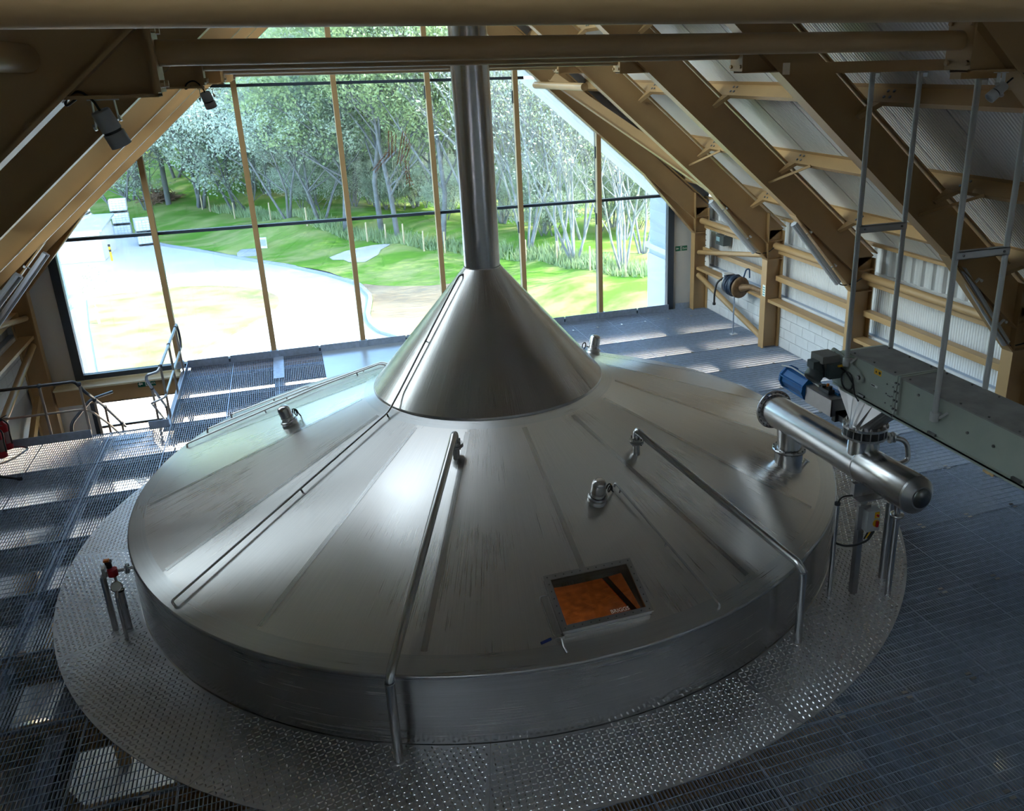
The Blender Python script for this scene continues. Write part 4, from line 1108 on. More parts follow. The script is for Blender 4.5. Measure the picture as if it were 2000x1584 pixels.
# dome lamps (sight-glass lights)
def dome_lamp(label, x, y, cab, yel=False):
    t = thing('dome_lamp', label, 'lamp', dp(x, y)); c = dp(x, y, -.012); n = (dn(math.atan2(y, x)) + Vector((0,0,.4))).normalized()
    b = MB(); b.lathe([(.105,0),(.105,.03),(.098,.034),(.098,.055),(.105,.058),(.105,.08),(.085,.085)], c, 28, n); link('base_flange', b, M['steel2'], t)
    b = MB(); b.lathe([(.078,.085),(.078,.24),(.074,.262),(.060,.280),(.035,.290),(0,.293)], c, 28, n); link('dome', b, M['steel'], t)
    b = MB(); b.lathe([(.081,.13),(.083,.135),(.081,.14)], c, 28, n); link('ring', b, M['steel2'], t)
    b = MB(); pts = [c + n*.12 + Vector(cab)*.9]; sd = Vector(cab).normalized(); 
    ctr = c + n*.13 + sd*.15; 
    for k in range(20):
        a = 2*PI*k/12; rr = .055 - .0006*k; pts.append(ctr + sd*(rr*math.cos(a+PI)*.5) + n*(rr*math.sin(a)) + sd.cross(n)*(.002*k))
    pts.append(c + sd*.24 + n*.03)
    b.tube(pts, .008, 6); cb = link('cable', b, M['black'], t)
    if yel:
        b = MB(); b.tube([pts[6]-n*.012, pts[6]+n*.012], .010, 6); link('yellow_mark', b, M['yellow'], cb)
    b = MB(); b.tube([c+sd*.1+n*.02, c+sd*.16-n*.02, c+sd*.2-n*.0], .009, 6); link('earth_lead', b, M['steel2'], t)
    return t
dome_lamp('domed steel vessel lamp on the front of the tun roof, right of centre', .475, -2.824, (.09, .04, 0), True)
dome_lamp('domed steel vessel lamp leaning on the far left of the tun roof', -2.555, .308, (.06, .08, 0))
dome_lamp('domed steel vessel lamp on the back of the tun roof, half hidden by the hood', 1.779, .896, (-.09, .02, 0))
# sampling stub
t = thing('sample_stub', 'short slanting steel stub with a cap beside the screw feeder outlet', 'pipe stub', dp(3.36,-2.2))
p = dp(3.38,-2.22,-.02); q = p + Vector((.09,-.02,.13)); b = MB(); b.cyl(p, q, .03, 14); link('stub', b, M['steel'], t)
b = MB(); b.cyl(q, q + (q-p).normalized()*.014, .042, 14); link('cap', b, M['steel2'], t)

# ------------------------------------------------------------------ tread plate ring
TR = thing('tread_plate_ring', 'broad ring of bright raised-pattern tread plate around the foot of the tun', 'walkway', (0,0,0))
seg_a = [-186, -162, -133, -104.5, -72.5, -36, 8, 52, 96, 140, 174]
rot_s = [12, 4, -6, 38, 10, 30, 15, 40, 5, 22]
RO, RI = 5.377, 4.508
for k in range(10):
    a0, a1 = seg_a[k], seg_a[k+1]
    n = max(8, int((a1-a0)/1.5)); b = MB(); v = []; F = []
    ga = R_(.03)
    for i in range(n+1):
        t = R_(a0)+ga+(R_(a1-a0)-2*ga)*i/n
        for r, z in ((RI,-.006),(RO,-.006),(RO,.006),(RI,.006)): v.append((r*math.cos(t), r*math.sin(t), z))
    for i in range(n):
        for q in range(4): F.append((4*i+q, 4*(i+1)+q, 4*(i+1)+(q+1) % 4, 4*i+(q+1) % 4))
    F += [(0,1,2,3), (4*n+3,4*n+2,4*n+1,4*n)]
    b.add(v, F); seg = link('plate_segment', b, M['plate'], TR)
    if a0 > 0 and a1 < 150: continue                      # hidden behind the tun
    am = R_((a0+a1)/2); th = am + R_(rot_s[k]); ex = Vector((math.cos(th), math.sin(th), 0)); ey = Vector((-math.sin(th), math.cos(th), 0))
    c = Vector((4.94*math.cos(am), 4.94*math.sin(am), 0)); pit = .046; N = int(2.2/pit); b = MB(); V = []; FF = []
    for i in range(-N, N+1):
        for j in range(-N, N+1):
            p = c + ex*(i*pit) + ey*(j*pit); r = math.hypot(p.x, p.y)
            if r < RI+.02 or r > RO-.02: continue
            a = math.degrees(math.atan2(p.y, p.x))
            while a > a1: a -= 360
            while a < a0: a += 360
            if not (a0+.25 < a < a1-.25): continue
            d = (ex+ey) if (i+j) % 2 else (ex-ey); d = d.normalized(); s = Vector((-d.y, d.x, 0)); L, w = .025, .0085
            z0 = Vector((0,0,.006)); z1 = Vector((0,0,.0105)); o = len(V)
            V += [p-d*L+z0, p-d*L*.3-s*w+z0, p+d*L*.3-s*w+z0, p+d*L+z0, p+d*L*.3+s*w+z0, p-d*L*.3+s*w+z0, p-d*L*.55+z1, p+d*L*.55+z1]
            FF += [(o,o+1,o+6),(o+1,o+2,o+7,o+6),(o+2,o+3,o+7),(o+3,o+4,o+7),(o+4,o+5,o+6,o+7),(o+5,o,o+6)]
    b.add(V, FF); tr = link('raised_pattern', b, M['tread'], seg); tr['kind'] = 'stuff'

# ================================================================== VALVE CLUSTER AT THE LEFT
t = thing('valve_pipes', 'three thin steel pipes with a red valve and gauge at the left of the tun', 'valve', (-4.52,-1.35,0))
b = MB(); b.tube([(-4.612,-1.302,0),(-4.612,-1.302,.70),(-4.50,-1.30,.72)], .032, 14, bend=.06); link('pipe', b, M['steel'], t)
b = MB(); b.tube([(-4.468,-1.535,0),(-4.468,-1.535,.56),(-4.485,-1.36,.58)], .019, 12, bend=.05); link('pipe', b, M['steel'], t)
b = MB(); b.cyl((-4.471,-1.327,0), (-4.471,-1.327,.50), .032, 14, caps=False); b.cyl((-4.471,-1.327,.5), (-4.471,-1.327,.47), .028, 14); link('pipe', b, M['steel'], t)
b = MB(); b.lathe([(.038,.49),(.040,.505),(.030,.508)], (-4.471,-1.327,0), 14); link('pipe_lip', b, M['black'], t)
b = MB(); b.cyl((-4.55,-1.30,.72), (-4.25,-1.30,.735), .019, 12); link('crossbar', b, M['steel2'], t)
b = MB(); b.cyl((-4.50,-1.34,.70), (-4.50,-1.34,.78), .05, 16); link('red_valve_body', b, M['red'], t)
b = MB(); b.lathe([(.056,0),(.06,.01),(.06,.03),(.05,.035),(0,.036)], (-4.47,-1.42,.60), 20, (-.1,-.75,.5)); g = link('gauge', b, M['steel'], t)
b = MB(); b.lathe([(.048,0),(0,.0005)], Vector((-4.47,-1.42,.60)) + Vector((-.1,-.75,.5)).normalized()*.0375, 20, (-.1,-.75,.5)); link('dial', b, M['signwhite'], g)
b = MB(); b.tube([(-4.47,-1.40,.62),(-4.49,-1.34,.68)], .014, 8); link('gauge_stem', b, M['steel2'], t)
b = MB(); b.cyl((-4.53,-1.30,.78), (-4.53,-1.30,.83), .03, 12); b.box((-4.56,-1.33,.83),(-4.50,-1.27,.86)); o = link('actuator', b, M['blackpl'], t)
b = MB(); b.box((-4.57,-1.33,.862),(-4.515,-1.285,.882)); link('orange_cap', b, M['orange'], o)
for x in (-4.385, -4.365):
    b = MB(); b.cyl((x,-1.30,.728), (x+.012,-1.30,.728), .055, 16); link('flange', b, M['steel2'], t)
b = MB(); b.box((-4.60,-1.35,.70),(-4.57,-1.27,.80)); link('clamp', b, M['steel2'], t)

# ================================================================== SCREW FEEDER
SX = 3.28
SC = thing('screw_feeder', 'polished horizontal screw feeder tube on posts at the right of the tun', 'screw feeder', (3.28,-3.57,0))
A0 = Vector((SX,-1.74,1.555)); A1 = Vector((SX,-4.42,1.645)); AX = (A1-A0).normalized()
b = MB(); b.lathe([(.200,0),(.200,1.83)], A0, 48, AX); link('barrel', b, M['steel'], SC)
b = MB(); b.lathe([(.203,1.83),(.203,2.60),(.19,2.63)], A0, 48, AX); link('barrel_end_section', b, M['steel'], SC)
b = MB(); b.lathe([(.204,1.822),(.208,1.826),(.208,1.836),(.204,1.84)], A0, 48, AX); link('joint_ring', b, M['steel2'], SC)
b = MB(); b.lathe([(.20,2.60),(.195,2.635),(.12,2.70),(.105,2.70)], A0, 48, AX, smooth=False); link('end_cap', b, M['steel2'], SC)
b = MB(); b.lathe([(.105,2.70),(.10,2.712),(0,2.712)], A0, 32, AX); link('end_disc', b, M['steeldark'], SC)
b = MB(); b.lathe([(0,-.03),(.245,-.03),(.25,-.025),(.25,-.002),(.2,0)], A0, 48, AX); fl = link('end_flange', b, M['steel'], SC)
b = MB()
a_ = AX.orthogonal().normalized(); c_ = AX.cross(a_)
for k in range(24):
    q = A0 + a_*(.228*math.cos(k*PI/12)) + c_*(.228*math.sin(k*PI/12)); b.bolt(q, AX, .010, .012)
o = link('flange_bolts', b, M['steeldark'], fl)
b = MB(); b.cyl((3.25,-2.16,.85), (3.25,-2.16,1.20), .172, 36); link('outlet_stub', b, M['steel'], SC)
b = MB(); b.cyl((3.25,-2.16,1.20), (3.27,-2.10,1.58), .150, 36); link('outlet_leg', b, M['steel'], SC)
b = MB(); b.lathe([(.172,1.185),(.205,1.187),(.205,1.215),(.15,1.217)], (3.25,-2.16,0), 36); o = link('outlet_flange', b, M['steel2'], SC)
b = MB()
for k in range(16): b.cyl((3.25+.192*math.cos(k*PI/8),-2.16+.192*math.sin(k*PI/8),1.175), (3.25+.192*math.cos(k*PI/8),-2.16+.192*math.sin(k*PI/8),1.23), .008, 6)
link('flange_bolts', b, M['steeldark'], o)
b = MB(); b.cyl((SX,-3.50,1.70), (SX,-3.50,1.95), .165, 36); link('inlet_stub', b, M['steel'], SC)
# posts
b = MB(); b.box((3.245,-3.605,0), (3.315,-3.535,1.30)); link('post', b, M['steel2'], SC)
b = MB(); b.box((3.14,-3.60,1.26), (3.42,-3.54,1.42)); b.box((3.13,-3.72,1.25), (3.43,-3.42,1.265)); link('saddle', b, M['steel2'], SC)
b = MB(); b.cyl((3.785,-3.438,0), (3.785,-3.438,1.0), .05, 16); link('post', b, M['steel2'], SC)
b = MB(); b.cyl((3.611,-3.753,0), (3.611,-3.753,1.02), .034, 16); b.lathe([(.034,1.02),(.075,1.02),(.075,1.05),(.034,1.05)], (3.611,-3.753,0), 16); b.tube([(3.611,-3.753,1.05),(3.61,-3.74,1.2),(3.42,-3.72,1.52)], .034, 12, bend=.08); link('drain_pipe', b, M['steel'], SC)
b = MB(); b.tube([(3.42,-3.50,1.86),(3.60,-3.56,1.88),(3.74,-3.62,1.84),(3.76,-3.66,1.62),(3.5,-3.68,1.60)], .028, 12, bend=.07); link('bypass_pipe', b, M['steel'], SC)
for p, d in (((3.56,-3.55,1.875),(1,-.25,0)),((3.60,-3.56,1.88),(1,-.25,0))):
    b = MB(); b.cyl(p, Vector(p)+Vector(d).normalized()*.018, .06, 18); link('bypass_flange', b, M['steel2'], SC)
# cable post and isolator
t = thing('cable_post', 'slim steel cable post left of the feeder post, cable looping from its top', 'post', (2.989,-3.536,0))
b = MB(); b.cyl((2.989,-3.536,0), (2.989,-3.536,1.17), .026, 14); link('tube', b, M['steel'], t)
b = MB(); b.cyl((2.989,-3.536,1.17), (2.989,-3.536,1.2), .032, 12); link('gland', b, M['black'], t)
b = MB(); b.tube([(2.989,-3.536,1.19),(3.02,-3.55,1.27),(3.14,-3.58,1.28),(3.30,-3.60,1.24),(3.42,-3.62,1.22),(3.46,-3.60,1.30),(3.45,-3.55,1.42)], .010, 8, bend=.05); link('cable', b, M['black'], t)
b = MB(); b.tube([(3.0,-3.55,.70),(3.10,-3.58,.655),(3.22,-3.62,.665),(3.34,-3.66,.72),(3.39,-3.68,.84)], .012, 8, bend=.05); link('lower_cable', b, M['black'], t)
t = thing('isolator_switch', 'grey isolator box with yellow and red switch on the feeder post', 'switch', (3.32,-3.66,.83))
b = MB(); b.box((3.26,-3.72,.87), (3.42,-3.61,1.12)); link('enclosure', b, M['greyplastic'], t)
b = MB(); b.box((3.345,-3.728,1.03), (3.40,-3.719,1.10)); o = link('yellow_plate', b, M['yellow'], t)
b = MB(); b.cyl((3.373,-3.728,1.065), (3.373,-3.745,1.065), .014, 12); link('red_button', b, M['red'], o)
b = MB(); b.cyl((3.37,-3.719,.965), (3.37,-3.73,.965), .042, 20); o = link('yellow_dial', b, M['yellow'], t)
b = MB(); b.box((3.358,-3.752,.93), (3.382,-3.73,1.0)); link('red_knob', b, M['red'], o)
for k in range(3):
    b = MB(); b.tube([(3.33+.03*k,-3.665,.88),(3.33+.03*k,-3.66,.83),(3.30+.02*k,-3.64,.74)], .009, 6, bend=.03); link('gland_lead', b, M['yellow'] if k == 1 else M['black'], t)
b = MB(); b.box((3.20,-3.63,.86), (3.36,-3.60,1.15)); link('mounting_plate', b, M['steel2'], t)

# slide valve with blue actuator
t = thing('slide_valve', 'black slide valve between hopper and feeder with a bright blue actuator', 'valve', (SX,-3.5,1.95))
V0 = Vector((SX,-3.5,0))
def ring(r, z0, z1, m, nm, par, n=40):
    b = MB(); b.lathe([(0,z0),(r,z0),(r,z1),(0,z1)], V0, n, smooth=False); return link(nm, b, m, par)
ring(.235, 1.935, 1.958, M['steel2'], 'lower_flange', t)
ring(.225, 1.958, 2.045, M['black'], 'body', t)
o = ring(.24, 2.045, 2.072, M['steel'], 'upper_flange', t)
b = MB()
for k in range(16):
    a = k*PI/8; q = V0 + Vector((.222*math.cos(a), .222*math.sin(a), 0)); b.cyl(q+Vector((0,0,1.92)), q+Vector((0,0,2.095)), .008, 6); b.bolt(q+Vector((0,0,2.072)), (0,0,1), .016, .014)
link('studs', b, M['steel2'], o)
b = MB(); b.box((3.20,-3.30,1.97), (3.34,-3.06,2.04)); b.box((3.17,-3.12,1.95), (3.37,-3.06,2.08)); link('neck', b, M['blackpl'], t)
YB = Vector((3.21,-2.84,2.13))
b = MB()
for x in (3.11, 3.295): b.box((x,-3.12,2.02), (x+.012,-2.62,2.22))
b.box((3.11,-3.12,2.21), (3.307,-2.62,2.222)); b.box((3.11,-3.12,2.02),(3.307,-3.11,2.22)); link('yoke_box', b, M['steel2'], t)
b = MB()
ax = Vector((0,1,0)); c0 = Vector((3.21,-2.60,2.14)); b.lathe([(0,0),(.145,0),(.145,.03),(.125,.05),(.125,.44),(.145,.46),(.145,.49),(0,.49)], c0, 10, ax, smooth=False); link('actuator', b, M['blue'], t)
b = MB()
for k in range(5):
    a = 2*PI*k/5+.3; q = c0 + Vector((.135*math.cos(a),0,.135*math.sin(a))); b.cyl(q, q+ax*.49, .010, 6)
link('tie_rods', b, M['blue'], t)
b = MB(); b.tube([(3.10,-2.12,2.30),(3.12,-2.30,2.33),(3.14,-2.62,2.30),(3.16,-2.80,2.26)], .010, 8, bend=.05); b.tube([(3.16,-2.70,2.26),(3.10,-2.72,2.34),(3.12,-2.60,2.36),(3.15,-2.56,2.28)], .009, 8, bend=.03); link('air_line', b, M['signwhite'], t)
b = MB(); b.box((3.16,-2.98,2.225), (3.24,-2.78,2.27)); b.cyl((3.20,-2.95,2.27), (3.20,-2.95,2.31), .025, 10); b.cyl((3.18,-2.86,2.27), (3.18,-2.86,2.30), .03, 10); link('solenoid', b, M['blackpl'], t)
b = MB(); b.box((3.24,-3.05,2.225), (3.30,-2.75,2.25)); link('blue_strip', b, M['blue'], t)
b = MB(); b.cyl((3.19,-2.92,2.30), (3.19,-2.92,2.33), .016, 8); link('orange_plug', b, M['orange'], t)

# ================================================================== DRAG CONVEYOR
CX0, CX1, CZ0, CZ1 = 3.17, 3.66, 2.41, 2.795
t = thing('drag_conveyor', 'long pale grey-green enclosed conveyor hung above the feeder, running out to the right', 'conveyor', ((CX0+CX1)/2,-3.2,CZ0))
for i, (ya, yb) in enumerate(((-3.22,-4.06),(-4.08,-6.6),(-6.62,-8.6))):
    b = MB(); b.box((CX0, yb, CZ0), (CX1, ya, CZ1)); link('casing_section', b, M['conv'], t)
    b = MB(); b.box((CX0-.012, yb+.004, CZ1), (CX1+.012, ya-.004, CZ1+.014)); link('lid', b, M['convlid'], t)
    b = MB(); b.box((CX0-.045, yb, CZ0-.008), (CX0, ya, CZ0+.006)); b.box((CX0-.045, yb, CZ0-.03), (CX0-.038, ya, CZ0+.006)); b.box((CX1, yb, CZ0-.008), (CX1+.045, ya, CZ0+.006)); link('bottom_lip', b, M['conv'], t)
    b = MB(); n = max(3, int((ya-yb)/.28))
    for k in range(n):
        y = ya-.1-k*(ya-yb-.2)/(n-1)
        for x in (CX0+.03, CX1-.03): b.bolt((x,y,CZ1+.014), (0,0,1), .011, .012)
    link('lid_bolts', b, M['steeldark'], t)
for y in (-4.05, -4.09, -6.59):
    b = MB(); b.box((CX0-.022, y-.012, CZ0-.01), (CX1+.022, y+.012, CZ1+.02)); fl = link('joint_flange', b, M['conv'], t)
    b = MB()
    for k in range(4): b.bolt((CX0-.022, y, CZ0+.06+k*.09), (-1,0,0), .012, .016)
    link('flange_bolts', b, M['steeldark'], fl)
b = MB(); pts = []
for k in range(13):
    a = PI/2*k/12; pts.append((CX0-.01, -3.22+.20*math.sin(a), CZ1-.20+.215*math.cos(a)))
b.prism([(CX0-.01,-3.22,CZ0)] + [(CX0-.01,-3.02,CZ0)] + pts[::-1], (CX1-CX0+.02,0,0)); link('head_end', b, M['conv'], t)
b = MB(); arm = [(CX0-.03,-2.97,2.74),(CX0-.03,-3.02,2.79),(CX0-.03,-3.12,2.78),(CX0-.03,-3.50,2.67),(CX0-.03,-3.56,2.62),(CX0-.03,-3.55,2.57),(CX0-.03,-3.50,2.55),(CX0-.03,-3.15,2.60),(CX0-.03,-3.0,2.63)]
b.prism(arm, (.018,0,0)); o = link('torque_arm', b, M['conv'], t)
b = MB(); b.bolt((CX0-.03,-3.50,2.61), (-1,0,0), .025, .02); b.bolt((CX0-.03,-3.06,2.74), (-1,0,0), .02, .02); link('arm_bolt', b, M['steeldark'], o)
# gear motor
b = MB(); b.cyl((CX0-.22,-3.06,2.60), (CX0-.03,-3.06,2.63), .12, 20); b.box((CX0-.2,-3.24,2.52),(CX0-.05,-3.0,2.68)); o = link('gearbox', b, M['motor'], t)
mc = Vector((CX0-.22,-3.06,2.595)); me_ = Vector((2.86,-3.08,2.50))
b = MB(); b.cyl(mc, me_, .085, 24); mt = link('motor', b, M['motor'], t)
b = MB(); dd = (me_-mc).normalized(); a_ = dd.orthogonal().normalized(); c_ = dd.cross(a_)
for k in range(20):
    q = a_*math.cos(k*PI/10)+c_*math.sin(k*PI/10); b.beam(mc+dd*.03+q*.086, me_-dd*.09+q*.086, .005, .02, q)
link('cooling_fins', b, M['motor'], mt)
b = MB(); b.lathe([(0,-.075),(.092,-.075),(.095,-.07),(.095,.0),(.085,.012),(.03,.014),(0,.014)], me_, 24, dd); o2 = link('fan_cover', b, M['motor'], mt)
b = MB()
for rr in (.03,.05,.07): b.lathe([(rr,.0142),(rr+.006,.0165),(rr+.012,.0142)], me_, 24, dd)
link('fan_grille', b, M['blackpl'], o2)
b = MB(); m3 = (mc*.5+me_*.5); b.box((m3.x-.07,m3.y-.06,m3.z+.07),(m3.x+.07,m3.y+.06,m3.z+.15)); link('terminal_box', b, M['motor'], mt)
b = MB(); b.box((CX0-.26,-3.18,2.68),(CX0-.05,-2.96,2.76)); link('cover_box', b, mat('warm_grey_cover', (.23,.22,.21), .6), t)
b = MB(); b.box((CX0-.12,-3.26,2.655),(CX0-.02,-3.245,2.675)); link('yellow_tag', b, M['yellow'], t)
b = MB(); ctr = Vector((CX0-.04,-3.34,2.52)); pts = [ctr+Vector((-.03,.12,.12))]
for k in range(14): a = 2*PI*k/13+1.2; pts.append(ctr+Vector((-.012,.10*math.cos(a),.10*math.sin(a))))
pts += [ctr+Vector((-.01,-.10,0)), ctr+Vector((-.005,-.13,-.10)), ctr+Vector((0,-.20,-.16))]
b.tube(pts, .009, 8); link('motor_cable', b, M['black'], t)
b = MB(); b.box((CX0-.002,-3.80,2.715),(CX0,-3.69,2.775)); o = link('warning_sticker', b, M['yellow'], t)
b = MB(); b.cyl((CX0-.002,-3.775,2.745),(CX0-.003,-3.775,2.745), .016, 12); b.prism([(CX0-.003,-3.71,2.735),(CX0-.003,-3.735,2.735),(CX0-.003,-3.722,2.758)], (.001,0,0)); link('sticker_symbol', b, M['black'], o)
b = MB(); b.box((CX0-.002,-3.76,2.575),(CX0,-3.66,2.60)); o = link('name_label', b, M['signwhite'], t)
b = MB(); b.box((CX0-.003,-3.72,2.58),(CX0-.002,-3.665,2.592)); link('label_mark', b, M['black'], o)
b = MB(); b.box((CX0-.012,-4.02,2.46),(CX0,-3.90,2.70)); o = link('access_panel', b, M['conv'], t)
b = MB()
for y in (-4.005,-3.915):
    for z in (2.48,2.58,2.68): b.bolt((CX0-.012,y,z), (-1,0,0), .008, .008)
b.box((CX0-.02,-3.985,2.565),(CX0-.012,-3.935,2.572)); link('panel_bolts', b, M['steeldark'], o)
b = MB()
for y in (-4.35,-5.0,-5.3): b.bolt((CX0, y, 2.72 if y > -4.5 else 2.6), (-1,0,0), .014, .014)
for y in (-3.55,-4.6,-5.6): b.box((CX0-.035, y-.05, CZ0+.006),(CX0-.012, y+.05, CZ0+.03))
link('casing_bolts', b, M['steeldark'], t)
# square-to-round hopper
b = MB(); n = 24; v = []; tp = []
for k in range(n):
    a = 2*PI*k/n; dx, dy = math.cos(a), math.sin(a); m_ = max(abs(dx), abs(dy))
    v.append((SX+.165*dx, -3.5+.165*dy, 2.072)); tp.append((3.40+.225*dx/m_, -3.50+.42*dy/m_, CZ0-.0))
F = [(k, (k+1) % n, n+(k+1) % n, n+k) for k in range(n)]
b.add(v+tp, F); link('hopper', b, M['steel2'], t)
b = MB(); b.box((CX0-.03,-3.96,CZ0-.02),(CX1+.03,-3.06,CZ0)); link('hopper_flange', b, M['conv'], t)
# hanger frames
hl = [('pair of pale grey hanger tubes at the motor end of the conveyor', -3.28, 5.59, 5.585, 4.11, 2.70), ('pair of pale grey hanger tubes farther right along the conveyor', -4.62, 5.54, 5.285, 4.105, 2.60)]
for lab, y, z1, z2, zc, zb in hl:
    t = thing('hanger_frame', lab, 'hanger', (CX0-.03, y, zb))
    b = MB(); b.cyl((CX0-.035,y,zb), (CX0-.035,y,z1), .026, 16); link('tube', b, M['tube'], t)
    b = MB(); b.cyl((CX1+.02,y,2.80), (CX1+.02,y,z2), .026, 16); link('tube', b, M['tube'], t)
    b = MB(); b.box((CX0-.05,y-.03,zc-.035),(CX1+.035,y-.022,zc+.035)); b.box((CX0-.05,y-.03,zc+.028),(CX1+.035,y+.03,zc+.035)); b.box((CX0-.05,y-.03,zc-.035),(CX1+.035,y+.03,zc-.028)); ch = link('cross_channel', b, M['tube'], t)
    b = MB()
    for x in (CX0+.02, CX1-.03): b.bolt((x,y-.03,zc), (0,-1,0), .012, .01)
    link('channel_bolts', b, M['steeldark'], ch)
    b = MB(); b.lathe([(.04,zb-.03),(.042,zb),(.042,zb+.05),(.028,zb+.055)], (CX0-.035,y,0), 16); b.box((CX0-.03,y-.05,zb+.0),(CX0,y-.03,zb+.06)); b.beam((CX0-.03,y-.06,zb+.02),(CX0,y-.12,zb+.09),.02,.02); link('foot_clamp', b, M['tube'], t)
    b = MB()
    for x, zz in ((CX0-.035,z1),(CX1+.02,z2)): b.box((x-.005,y-.03,zz-.012),(x+.07,y+.03,zz)); b.box((x+.06,y-.03,zz-.05),(x+.068,y+.03,zz))
    link('top_lug', b, M['tube'], t)
b = MB(); b.beam((2.2,-3.28,5.64),(4.25,-3.28,5.64), .12, .10); single('hanger_beam', b, M['ochre'], 'short ochre cross beam carrying the hanger tubes at the motor end', 'beam')
b = MB(); b.beam((2.9,-4.62,5.59),(4.1,-4.62,5.59), .12, .10); single('hanger_beam', b, M['ochre'], 'short ochre cross beam behind the right-hand tie bracket', 'beam')

# ================================================================== SMALL FITTINGS
# batten lights under the haunches
def batten(label, s, Y, p0, p1):
    a = Vector((p0[0], Y, p0[1])); c = Vector((p1[0], Y, p1[1])); n = Vector((UN.x*s, 0, UN.z))
    d = (c-a).normalized(); n = Vector((-d.z, 0, d.x)); n = n if n.z > 0 else -n
    t = thing('batten_light', label, 'light', (a+c)/2)
    b = MB(); b.beam(a, c, .10, .035, n, .03); link('body', b, M['greyplastic'], t)
    b = MB(); b.beam(a, c, .12, .03, n, .0); L = (c-a).length
    b.tube([a - d*.0 - n*.012, c - n*.012], .045, 12); link('diffuser', b, M['tubelamp'], t)
    for k in (.22, .78):
        q = a.lerp(c, k); b = MB(); b.beam(q+n*.05, q+n*.16, .04, .012, d); b.cyl(q+n*.13+Vector((0,-.07,0)), q+n*.13+Vector((0,-.05,0)), .02, 10); link('bracket', b, M['ibc'], t)
    b = MB(); b.tube([c, c+d*.12+n*.05, c+d*.25+n*.22, c+d*.22+n*.35+Vector((0,-.1,0))], .010, 6, bend=.06); link('flex', b, M['black'], t)
batten('slim opal batten light under the right haunch of the frame next to the gable', 1, 4.60, (5.60,3.17), (6.62,2.08))
batten('slim opal batten light under the right haunch of the third frame from the gable', 1, 1.70, (5.62,3.19), (6.58,2.09))
batten('slim opal batten light under the right haunch of the fourth frame, cut by hanger tubes', 1, -1.82, (5.87,3.13), (6.80,2.02))
batten('slim opal batten light at the left edge, under the haunch nearest the gable', -1, 4.60, (-5.86,3.17), (-6.85,2.02))
batten('slim opal batten light at the left edge, farther from the gable, mostly cut off', -1, 1.70, (-5.50,3.42), (-6.40,2.45))
# floodlights
def flood(label, p, d, L=.20, r=.052, yoke=True):
    p = Vector(p); d = Vector(d).normalized(); t = thing('floodlight', label, 'spotlight', p)
    b = MB(); b.lathe([(0,0),(r*.8,0),(r*.9,.008),(r*.95,L*.55)], p, 24, d); link('housing', b, M['greyplastic'], t)
    b = MB(); b.lathe([(r*.86,L*.55),(r*.86,L*.62)], p, 24, d); link('seal', b, M['blackpl'], t)
    b = MB(); b.lathe([(r*.95,L*.62),(r,L*.64),(r,L),(r*.85,L),(r*.85,L*.9),(0,L*.9)], p, 24, d); link('snoot', b, M['greyplastic'], t)
    c = p + d*L*.35; sx = Vector((1,0,0)) if abs(d.x) < .8 else Vector((0,1,0)); sx = (sx - d*sx.dot(d)).normalized()
    b = MB()
    for s in (-1, 1): b.beam(c+sx*s*(r+.008), Vector((c.x+sx.x*s*(r+.008)*.9, c.y+sx.y*s*(r+.008), 5.59)), .03, .004, sx)
    b.beam(Vector((c.x-r-.02,c.y,5.588)), Vector((c.x+r+.02,c.y,5.588)), .03, .006)
    link('yoke', b, M['ibc'], t)
    b = MB()
    for s in (-1, 1): b.bolt(c+sx*s*(r+.008), sx*s, .018, .012)
    link('knob', b, M['steel2'], t)
    b = MB(); b.tube([p, p-d*.05, p-d*.07+Vector((-.05 if d.x > 0 else .06,0,.04)), p-d*.03+Vector((-.13 if d.x > 0 else .15,0,.05)), p+Vector((-.16 if d.x > 0 else .18,0,.02)), p+Vector((-.10 if d.x > 0 else .12,0,.06))], .007, 6, bend=.04); link('flex', b, M['black'], t)
    return t
flood('grey spotlight with looped flex under the upper left bracket', (-3.088,-5.05,5.535), (.10,.05,-.28), .20, .055)
flood('grey spotlight with black flex under the upper right bracket', (2.985,-5.05,5.50), (-.16,.02,-.13), .15, .042)
flood('small brown-shaded spotlight under the left bracket of the frame behind', (-2.78,-1.78,5.56), (.06,.05,-.22), .14, .05)
# hose reel on the second right-hand column
t = thing('hose_reel', 'brown hose reel with blue-black coils mounted on the second right column', 'hose reel', (6.85,5.55,1.1))
RB = mat('tan_brown_casting', (.28,.17,.09), .55, .2, .3, 12)
c = Vector((6.86,5.50,1.10)); ax = Vector((-.18,1,.05)).normalized()
b = MB(); b.lathe([(0,-.02),(.20,-.02),(.235,.0),(.24,.03),(.22,.05),(.12,.055)], c, 32, ax); link('side_disc', b, RB, t)
b = MB(); b.lathe([(.12,.055),(.12,.36)], c, 24, ax); link('drum', b, RB, t)
b = MB()
a_ = ax.orthogonal().normalized(); c2 = ax.cross(a_); pts = []
for k in range(6*16): q = 2*PI*k/16; pts.append(c + ax*(.08+.27*k/96) + (a_*math.cos(q)+c2*math.sin(q))*(.21+.02*math.sin(k*.7)))
b.tube(pts, .028, 6); link('hose_coils', b, mat('blue_black_hose', (.03,.05,.09), .4), t)
b = MB(); b.lathe([(.2,.37),(.235,.375),(.235,.39),(.0,.395)], c, 32, ax); link('side_disc', b, M['steel2'], t)
b = MB(); b.tube([c+Vector((.0,-.02,.0)), c+Vector((.10,-.25,.06)), Vector((7.0,4.80,1.16))], [.09,.06,.05], 12); link('arm', b, RB, t)
